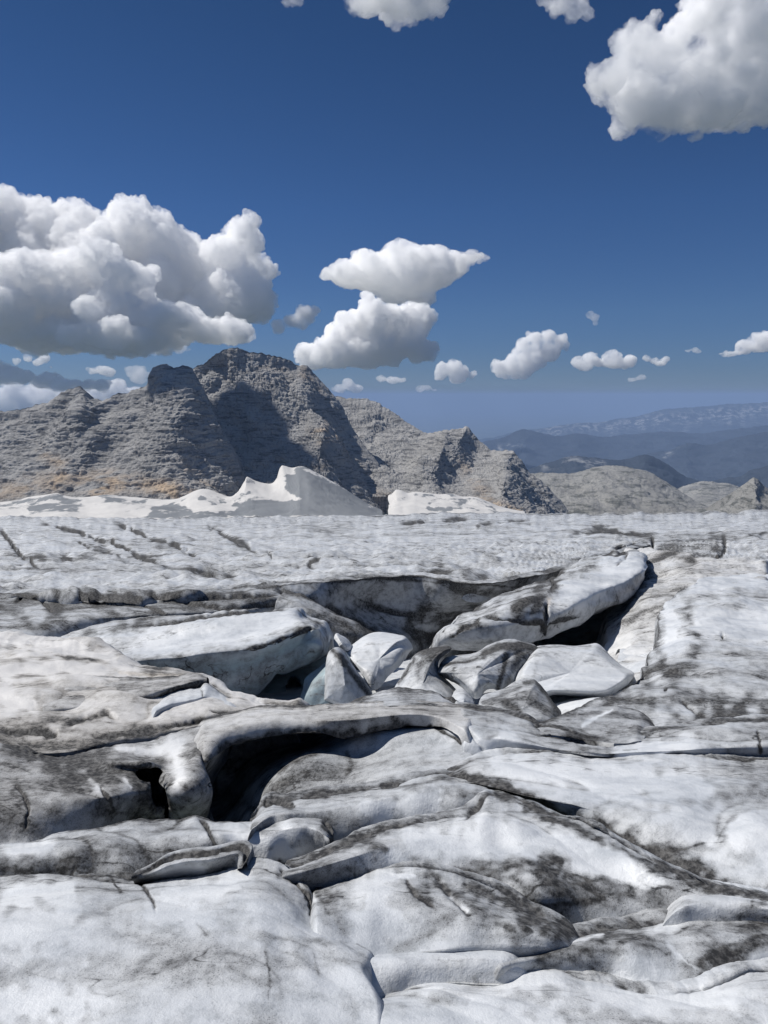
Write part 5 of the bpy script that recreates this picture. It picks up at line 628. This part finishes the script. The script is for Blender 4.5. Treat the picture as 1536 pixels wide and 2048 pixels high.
    # dark rock outcrop half buried by the high firn tongue is part of the snow's dirt; the ranges beyond follow
    rr = [('a', 7200, [(940,960),(1000,950),(1048,940),(1062,935),(1085,928),(1110,920),(1135,912),(1150,909),(1175,913),(1200,916),(1225,918),(1250,919),(1275,911),(1292,908),(1320,918),(1345,932),(1365,948),(1390,958),(1420,960),(1450,955),(1480,952),(1500,940),(1536,930),(1700,900)], 3.2, 21, 1.),
          ('b', 12500, [(900,935),(980,925),(1040,925),(1100,935),(1200,925),(1300,905),(1340,897),(1368,886),(1380,884),(1410,889),(1450,880),(1500,868),(1536,862),(1800,840)], 5, 22, .8),
          ('c', 17000, [(860,900),(950,885),(980,879),(1010,872),(1035,860),(1050,857),(1080,863),(1120,870),(1160,866),(1200,872),(1260,868),(1330,862),(1400,866),(1480,855),(1536,850),(1800,830)], 7, 23, .8),
          ('d', 27000, [(950,880),(1020,866),(1060,858),(1100,853),(1140,848),(1165,845),(1200,843),(1230,836),(1270,832),(1290,827),(1320,820),(1345,818),(1380,814),(1420,811),(1450,807),(1490,806),(1536,803),(1700,800),(1900,800)], 10, 24, .6)]
    for nm, D, sk, lam, sd, jg in rr:
        k = D
        r0 = [(x, y, k) for x, y in sk]; r1 = [(x, y+(22 if nm != 'a' else 18), k*.96) for x, y in sk]; r2 = [(x, y+70, k*.86) for x, y in sk]; r3 = [(x, y+200, k*.74) for x, y in sk]
        sn = {'d': [([(x, y+abs(x*7)%9), (x+(x*13)%23-8, y+14+(x*3)%17)], 6+(x*11)%7, .16) for x, y in ((1085,860),(1120,852),(1145,854),(1190,850),(1215,845),(1260,842),(1275,838),(1310,834),(1355,830),(1390,826),(1425,823),(1455,820),(1490,818),(1525,816),(1100,856),(1170,852),(1230,848),(1290,838),(1330,838),(1370,834),(1400,830),(1440,826),(1470,824),(1510,826))]+[([(1080,862),(1150,852),(1240,847),(1330,836),(1536,817)], 11, .32)],
              'b': [([(1345,893),(1352,897)], 4, .5), ([(1325,912),(1345,905)], 3, .35)], 'c': [([(1000,895),(1040,893)], 6, .35)], 'a': [([(1090,930),(1150,922),(1200,926)], 9, .35)]}[nm]
        msheet('range_'+nm, [r0, r1, r2, r3], seed=sd, amp=lam*1.15, lam=lam*1.3, jag=jg*.5, snow=sn, dens=.7, back=(.1, .4), foot=.02)
    memit(['range_a', 'range_b', 'range_c', 'range_d'], 'distant_ranges', rock_material('forested_slope', base=(.034,.043,.056), dark=(.018,.025,.034), scale=9, bump=2), kind='structure')
    v = np.array([(-90000,-20000,-1950),(90000,-20000,-1950),(90000,90000,-1950),(-90000,90000,-1950)], float)
    g = bpy.data.materials.new('valley_meadow'); g.use_nodes = True; nt = g.node_tree; b = nt.nodes['Principled BSDF']; b.inputs['Roughness'].default_value = 1
    n = nt.nodes.new('ShaderNodeTexNoise'); n.inputs['Scale'].default_value = .0008; n.inputs['Detail'].default_value = 8; ge = nt.nodes.new('ShaderNodeNewGeometry'); nt.links.new(ge.outputs[0], n.inputs['Vector'])
    cr = nt.nodes.new('ShaderNodeValToRGB'); cr.color_ramp.elements[0].position = .42; cr.color_ramp.elements[0].color = (.04,.052,.04,1); cr.color_ramp.elements[1].position = .62; cr.color_ramp.elements[1].color = (.11,.13,.09,1); nt.links.new(n.outputs[0], cr.inputs[0]); nt.links.new(cr.outputs[0], b.inputs['Base Color'])
    tag(mesh_np('ground', v, np.array([[0,1,2,3]]), g), kind='structure')
    # skirt of rock under the glacier down to the valley
def build_haze(dens=4.4e-5, top=150.):
    x0, x1, y0, y1, z0, z1 = -92000, 92000, -22000, 92000, -1951, top
    v = np.array([(x, y, z) for x in (x0, x1) for y in (y0, y1) for z in (z0, z1)], float); f = np.array([[0,1,3,2],[4,6,7,5],[0,4,5,1],[2,3,7,6],[0,2,6,4],[1,5,7,3]])
    m = bpy.data.materials.new('haze'); m.use_nodes = True; nt = m.node_tree; nt.nodes.clear(); o = nt.nodes.new('ShaderNodeOutputMaterial'); p = nt.nodes.new('ShaderNodeVolumePrincipled')
    p.inputs['Color'].default_value = (.34, .475, .73, 1); p.inputs['Density'].default_value = dens; p.inputs['Anisotropy'].default_value = 0; nt.links.new(p.outputs[0], o.inputs['Volume'])
    h = mesh_np('haze', v, f, m, smooth=False); tag(h, kind='stuff')
def cloud_material(dens, wisp=0, scale=1., bright=1.0, skin=.03):
    """dens: optical depth per 100 source px at distance handled by caller; wisp: 0 none .. 1 torn"""
    m = bpy.data.materials.new('cloud_vapour'); m.use_nodes = True; nt = m.node_tree; nt.nodes.clear()
    N = nt.nodes.new; L = nt.links.new
    out = N('ShaderNodeOutputMaterial')
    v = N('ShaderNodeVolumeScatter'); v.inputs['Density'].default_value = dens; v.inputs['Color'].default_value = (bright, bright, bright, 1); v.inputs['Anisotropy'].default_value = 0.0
    L(v.outputs[0], out.inputs['Volume'])
    df = N('ShaderNodeBsdfDiffuse'); df.inputs[0].default_value = (.95, .95, .95, 1); tr = N('ShaderNodeBsdfTransparent'); mx = N('ShaderNodeMixShader'); mx.inputs[0].default_value = skin
    L(tr.outputs[0], mx.inputs[1]); L(df.outputs[0], mx.inputs[2]); L(mx.outputs[0], out.inputs['Surface'])        # the outermost droplets
    if wisp:
        tc = N('ShaderNodeTexCoord'); n = N('ShaderNodeTexNoise'); n.inputs['Scale'].default_value = scale; n.inputs['Detail'].default_value = 5; n.inputs['Roughness'].default_value = .6
        mp = N('ShaderNodeMapRange'); mp.inputs[1].default_value = .30+.16*wisp; mp.inputs[2].default_value = .56+.1*wisp; mp.inputs[3].default_value = 0; mp.inputs[4].default_value = dens*1.5
        L(tc.outputs['Object'], n.inputs['Vector']); L(n.outputs[0], mp.inputs[0]); L(mp.outputs[0], v.inputs['Density'])
    return m
_ico = None
def cloud(blobs, D, label, tau=12., seed=0, vox=4.0, rough=1.0, wisp=.3, depth=1.0, nscale=17., size=1., rel=None, bright=1.0, group=None, flat=None, off=0.):
    """blobs (px,py,rpx[,squash]) on the source pixels, at distance D; tau = optical depth of 100 source px; each blob also sprouts smaller puffs"""
    import bmesh
    global _ico
    k = D/F_PX; rs = random.Random(seed); vs = []; fs = []; n0 = 0
    if _ico is None:
        bm = bmesh.new(); bmesh.ops.create_icosphere(bm, subdivisions=3, radius=1)
        _ico = (np.array([v.co[:] for v in bm.verts]), np.array([[v.index for v in f.verts] for f in bm.faces])); bm.free()
    bv, bf = _ico
    rmax = max(b[2] for b in blobs)*k
    def add(c, r, sq):
        nonlocal n0
        vs.append(bv*[r, r*depth, r*sq]+c); fs.append(bf+n0); n0 += len(bv)
    for b in blobs:
        c = unproj(b[0], b[1], D); r = b[2]*k; sq = b[3] if len(b) > 3 else .85
        if off: c = unproj(b[0], b[1], b[4])+off*SD; r = b[2]*b[4]/F_PX
        c = c+np.array([0, rs.uniform(-.4, .4)*rmax*(not off), 0]); add(c, r, sq)
        for j in range(int(12*size)):
            a = rs.uniform(0, 6.283); e = rs.uniform(-.15, 1)
            d = np.array([math.cos(a)*math.cos(e), math.sin(a)*math.cos(e)*depth, math.sin(e)*sq])
            add(c+d*r*rs.uniform(.75, .95), r*rs.choice((.14, .2, .28, .38)), sq**.5)
    def rem(V, Fc, vx):
        o = mesh_np('tmp', V, Fc); m = o.modifiers.new('r', 'REMESH'); m.mode = 'VOXEL'; m.voxel_size = vx; m.use_smooth_shade = True
        dg = bpy.context.evaluated_depsgraph_get(); dg.update(); me = bpy.data.meshes.new_from_object(o.evaluated_get(dg)); bpy.data.objects.remove(o)
        n = len(me.vertices); co = np.empty(n*3, np.float32); me.vertices.foreach_get('co', co); q4 = np.empty(len(me.loops), np.int32); me.loops.foreach_get('vertex_index', q4); bpy.data.meshes.remove(me)
        co = co.reshape(-1, 3).astype(float); q4 = q4.reshape(-1, 4)
        lab = np.arange(n)                      # throw away inner bubbles and crumbs
        while True:
            mn = lab[q4].min(1); new = lab.copy(); [np.minimum.at(new, q4[:, i], mn) for i in range(4)]; new = new[new]
            if (new == lab).all(): break
            lab = new
        fl = lab[q4[:, 0]]; A, B, D_, E_ = (co[q4[:, i]]-co.mean(0) for i in range(4)); vol = (np.cross(A, B)*D_).sum(1)/6+(np.cross(A, D_)*E_).sum(1)/6
        vs_ = np.bincount(fl, vol, n); sg = np.sign(vs_.sum()); keep = sg*vs_[fl] > abs(vs_).max()*2e-4; q4 = q4[keep]; u, inv = np.unique(q4, return_inverse=True)
        return co[u], inv.reshape(-1, 4)
    def push(co, f4, levels):
        q = co/k; me = mesh_np('tmp', co, f4, link=False).data; nn = np.empty(len(co)*3, np.float32)
        for sc_, amp in levels:
            if sc_ < vox*1.6: break
            me.vertices.foreach_set('co', co.astype(np.float32).ravel()); me.update(); me.vertices.foreach_get('normal', nn)
            b = 1-np.abs(noise3(q/sc_+3*amp, seed))*2.2
            co = co-nn.reshape(-1, 3)*(amp*rough*k*(b-.45))[:, None]
        bpy.data.meshes.remove(me); return co
    co, f4 = rem(np.concatenate(vs), np.concatenate(fs), vox*k)
    co = push(co, f4, ((60, 11), (28, 8))); co, f4 = rem(co, f4, vox*k); co = push(co, f4, ((13, 4.2), (6.5, 2.0))); q = co/k
    if flat:
        zb = unproj(0, flat, D)[2]; bump = fbm(q/40, 3, seed=seed)*12*k
        lo = co[:, 2] < zb; co[lo, 2] = zb+(co[lo, 2]-zb)*.18; co[:, 2] += np.where(lo, bump, 0)
    c0 = co.mean(0)
    o = mesh_np('cloud', co-c0, f4, cloud_material(tau/(100*k), wisp, 1/(nscale*k), bright)); o.location = c0
    tag(o, label, 'cloud', group)
    return o

def build_clouds():
    cloud([(335,770,52,.5,1480),(385,790,48,.5,1480),(430,760,46,.5,1620),(470,800,62,.5,1600),(430,850,50,.5,1500),(500,860,66,.5,1560),(540,890,56,.5,1500),(520,950,60,.5,1460),(600,930,40,.5,1460),(590,980,50,.5,1420)],
          1550, 'cloud high to the left outside the picture whose shadow falls on the summit', 60, 77, vox=5, off=1500., rough=.8)
    cloud([(-60,470,110),(40,450,70),(10,425,55),(90,470,75),(140,445,55),(165,480,65),(230,470,55),(265,450,50),(300,455,48),(340,500,60),(400,530,60),(450,520,45),(485,485,42),(500,470,30),(500,540,45),(485,600,65),(430,620,70),(200,540,90),(80,540,90),(330,580,80),(250,630,90,.7),(100,630,100,.7),(0,620,110,.7),(380,650,75,.6)],
          9000, 'large white cumulus bank at the left with grey shaded base above the mountain', 9, 3, flat=672, vox=3.2)
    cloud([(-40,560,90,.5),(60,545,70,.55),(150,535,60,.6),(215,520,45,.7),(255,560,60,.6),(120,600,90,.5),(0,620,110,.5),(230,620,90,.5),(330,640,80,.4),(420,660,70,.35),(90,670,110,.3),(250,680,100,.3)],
          7400, 'long grey shaded cloud layer lying in front of the white cumulus bank', 10, 11, rough=.9, bright=.965, vox=3.2)  # lowered scatter colour puts the layer's grey shade into the vapour
    cloud([(560,655,16),(585,642,18),(612,630,22),(628,622,14),(600,645,18)], 8500, 'small white cloud wisp trailing right of the large cumulus bank', 6, 4, vox=2.2, rough=.5)
    cloud([(662,548,24,.5),(700,548,46,.55),(755,545,58,.68),(815,545,60,.75),(860,540,54,.75),(900,526,38,.62),(930,518,26,.5),(955,514,17,.45),(976,512,8,.5),(840,585,30),(790,575,42,.7)],
          12500, 'anvil shaped white cloud spreading wide at its top over the cumulus tower', 7, 5, vox=2.3, rough=.5, depth=1.6)
    cloud([(620,712,34),(655,695,30),(690,680,42),(720,650,36),(738,620,26),(735,600,18),(755,640,38),(790,640,36),(820,630,28),(840,640,24),(815,665,42),(770,690,52,.8),(720,710,48,.7),(840,700,38,.7),(665,720,40,.6)],
          11500, 'white cumulus tower billowing behind the right shoulder of the summit', 12, 6, vox=2.4, rough=.7, flat=735)
    cloud([(885,742,17),(905,738,18),(925,745,16),(945,750,10),(880,755,14,.6),(915,757,18,.5)], 16000, 'small cream cumulus just right of the cumulus tower', 12, 7, vox=1.6, rough=.4, flat=764)
    cloud([(1000,735,20),(1025,725,20),(1040,705,16),(1052,690,18),(1072,678,20),(1098,672,18),(1120,682,18),(1130,692,12),(1100,700,24),(1078,700,20),(1060,722,26),(1010,745,18,.7),(1040,745,24,.6)], 15500, 'ragged cream cumulus left of the row of small puffs', 9, 8, vox=1.8, rough=.5)
    for i, (b, l) in enumerate([
        ([(1160,725,14),(1180,718,17),(1195,725,12),(1170,735,16,.5)], 'leftmost puff of the row of small cumulus above the hazy ranges'),
        ([(1212,718,12),(1225,712,14),(1235,725,12),(1262,722,13),(1248,728,14,.6),(1215,730,16,.5)], 'widest puff in the middle of the row of small cumulus'),
        ([(1295,716,10),(1310,722,10),(1330,719,10),(1320,727,14,.5)], 'rightmost puff of the row of small cumulus above the hazy ranges')]):
        cloud(b, 19000, l, 10, 20+i, vox=1.6, rough=.35, group='row of small cumulus above the hazy ranges')
    cloud([(1375,702,7,.6),(1388,699,9,.6),(1398,703,6,.6)], 19000, 'tiny lone puff between the cumulus row and the right edge', 6, 24, vox=1.4, rough=.3)
    cloud([(1490,692,16),(1515,682,20),(1545,680,26),(1530,695,24,.5),(1440,709,9,.4),(1460,708,10,.4),(1475,706,9,.4)], 15000, 'white cloud with a thin flat tail cut by the right edge', 9, 25, vox=1.8, rough=.4)
    cloud([(1180,631,6),(1188,637,7),(1191,648,6)], 12000, 'tiny comma shaped wisp high above the row of puffs', 3, 26, vox=1.2, rough=.3)
    cloud([(765,757,12,.6),(785,760,15,.6),(803,760,11,.6)], 16000, 'flat small cloud directly under the cumulus tower', 7, 27, vox=1.5, rough=.35)
    cloud([(842,778,8,.6),(856,776,10,.6),(867,780,7,.6)], 18000, 'lowest tiny cloud right of the mountain shoulder', 7, 28, vox=1.4, rough=.3)
    cloud([(680,778,12,.7),(697,770,14),(712,778,12,.7)], 15000, 'small pale cloud half hidden by the slope right of the summit', 7, 29, vox=1.5, rough=.4)
    cloud([(1265,760,9,.5),(1280,757,10,.5)], 20000, 'faint small cloud below the row of puffs', 4, 30, vox=1.4, rough=.3)
    cloud([(1225,165,45),(1270,100,48),(1290,65,20),(1310,150,85),(1270,215,55),(1330,220,60),(1400,160,90),(1390,75,60),(1440,30,80),(1500,80,100),(1480,170,90),(1540,160,80),(1540,20,80),(1255,250,26),(1420,230,50,.6),(1390,262,30,.4),(1520,230,50,.5),(1600,100,110)],
          4200, 'big torn white cloud in the upper right corner', 4.5, 12, rough=1., wisp=.6, nscale=55)
    cloud([(720,5,26),(760,-5,38),(800,0,42),(830,10,34),(865,-5,34),(780,-40,60)], 4300, 'ragged white cloud cut by the top edge near the middle', 4, 13, rough=1., wisp=.6, nscale=60)
    cloud([(1120,15,20),(1150,22,24),(1170,35,14),(1110,-10,26)], 4300, 'little grey wisp at the top edge left of the big corner cloud', 2.5, 14, vox=3, rough=.8, wisp=.6, nscale=40)
    cloud([(570,-2,14,.7),(595,2,18,.7)], 4300, 'faintest scrap of cloud at the top edge left of the middle', 2, 15, vox=3, rough=.8, wisp=.6, nscale=40)
    cloud([(-20,745,50,.5),(40,752,36,.5),(90,762,34,.4),(140,770,36,.35),(185,772,34,.3),(215,768,16,.4)], 7000, 'dark blue grey cloud low at the left edge above the ridge', 10, 16, vox=2.4, rough=.6, bright=.86)  # shade from the bank above it is darkened into the scatter colour
    cloud([(-10,800,40,.6),(40,790,30),(75,790,32),(110,785,26),(150,795,36,.7),(200,785,30,.8),(235,780,26,.8),(270,790,30,.6),(60,810,60,.4)], 15000, 'pale cream cumulus behind the left ridge under the dark cloud', 11, 17, vox=2, rough=.5)
    cloud([(35,722,9),(55,718,10),(88,718,11),(75,726,12,.5),(102,735,6)], 12000, 'small bright scraps just above the dark low cloud at left', 9, 18, vox=1.5, rough=.4)
    cloud([(185,742,11,.7),(205,740,12),(218,745,10),(176,738,6)], 12000, 'small bright knob right of the scraps at left', 9, 19, vox=1.5, rough=.4)
    cloud([(262,745,9),(280,745,12),(275,758,14,.6),(300,752,8)], 14000, 'dim small cloud left of the rock tower', 4, 31, vox=1.6, rough=.4)
    cloud([(310,700,16,.8),(330,698,12,.8),(360,696,16,.7),(375,700,10,.6)], 13000, 'pale ragged puffs hanging right above the rock tower', 4, 32, vox=1.6, rough=.5)

# ---------------------------------------------------------------- put the place together
build_glacier()
ICE = ice_material()
own = [
    (['slab'], 'ice_slab', 'big tilted ice slab at the left with a dirty rim, a bright hollow on top and a shaded blue grey front face', 'ice slab'),
    (['serac'], 'ice_slab', 'long leaning ice slab at the right hanging over a dark blue gap, with a black muddy gully across it', 'ice slab'),
    (['bridge', 'bridge_hump'], 'ice_bridge', 'grey gritty bridge of ice arching over the open cave left of centre', 'ice bridge'),
    (['chunk_white'], 'ice_block', 'clean white rounded ice block lying in the crevasse between the wedge and the grey fin', 'ice block'),
    (['chunk_wedge'], 'ice_block', 'narrow ice wedge with a dirty sloping edge at the right end of the tilted slab', 'ice block'),
    (['chunk_fin'], 'ice_block', 'curved grey fin of ice with a dark pointed tip right of the clean white block', 'ice block'),
    (['chunk_dirty'], 'ice_block', 'lumpy dirty ice block with black mud along its top and right side', 'ice block'),
    (['chunk_panel'], 'ice_block', 'broad smooth white ice block lying flat under the leaning slab', 'ice block'),
    (['chunk_front'], 'ice_block', 'grey ridged ice block in front of the broad white one, right of the bridge hump', 'ice block'),
    (['chunk_small'], 'ice_block', 'tiny pale ice lump between the bridge hump and the grey ridged block', 'ice block'),
    (['chunk_pale'], 'ice_block', 'small pale ice lump at the foot of the curved grey fin', 'ice block'),
    (['chunk_shard'], 'ice_block', 'small upright shard of ice touching the top of the narrow wedge', 'ice block')]
mine = sum([o[0] for o in own], [])
emit([s[0] for s in SHEETS if s[0] not in mine], 'glacier', ICE, kind='structure')
for nm, ob, lab, cat in own:
    emit(nm, ob, ICE, centre=True, label=lab, cat=cat)
build_mountains()
build_clouds()
build_haze()
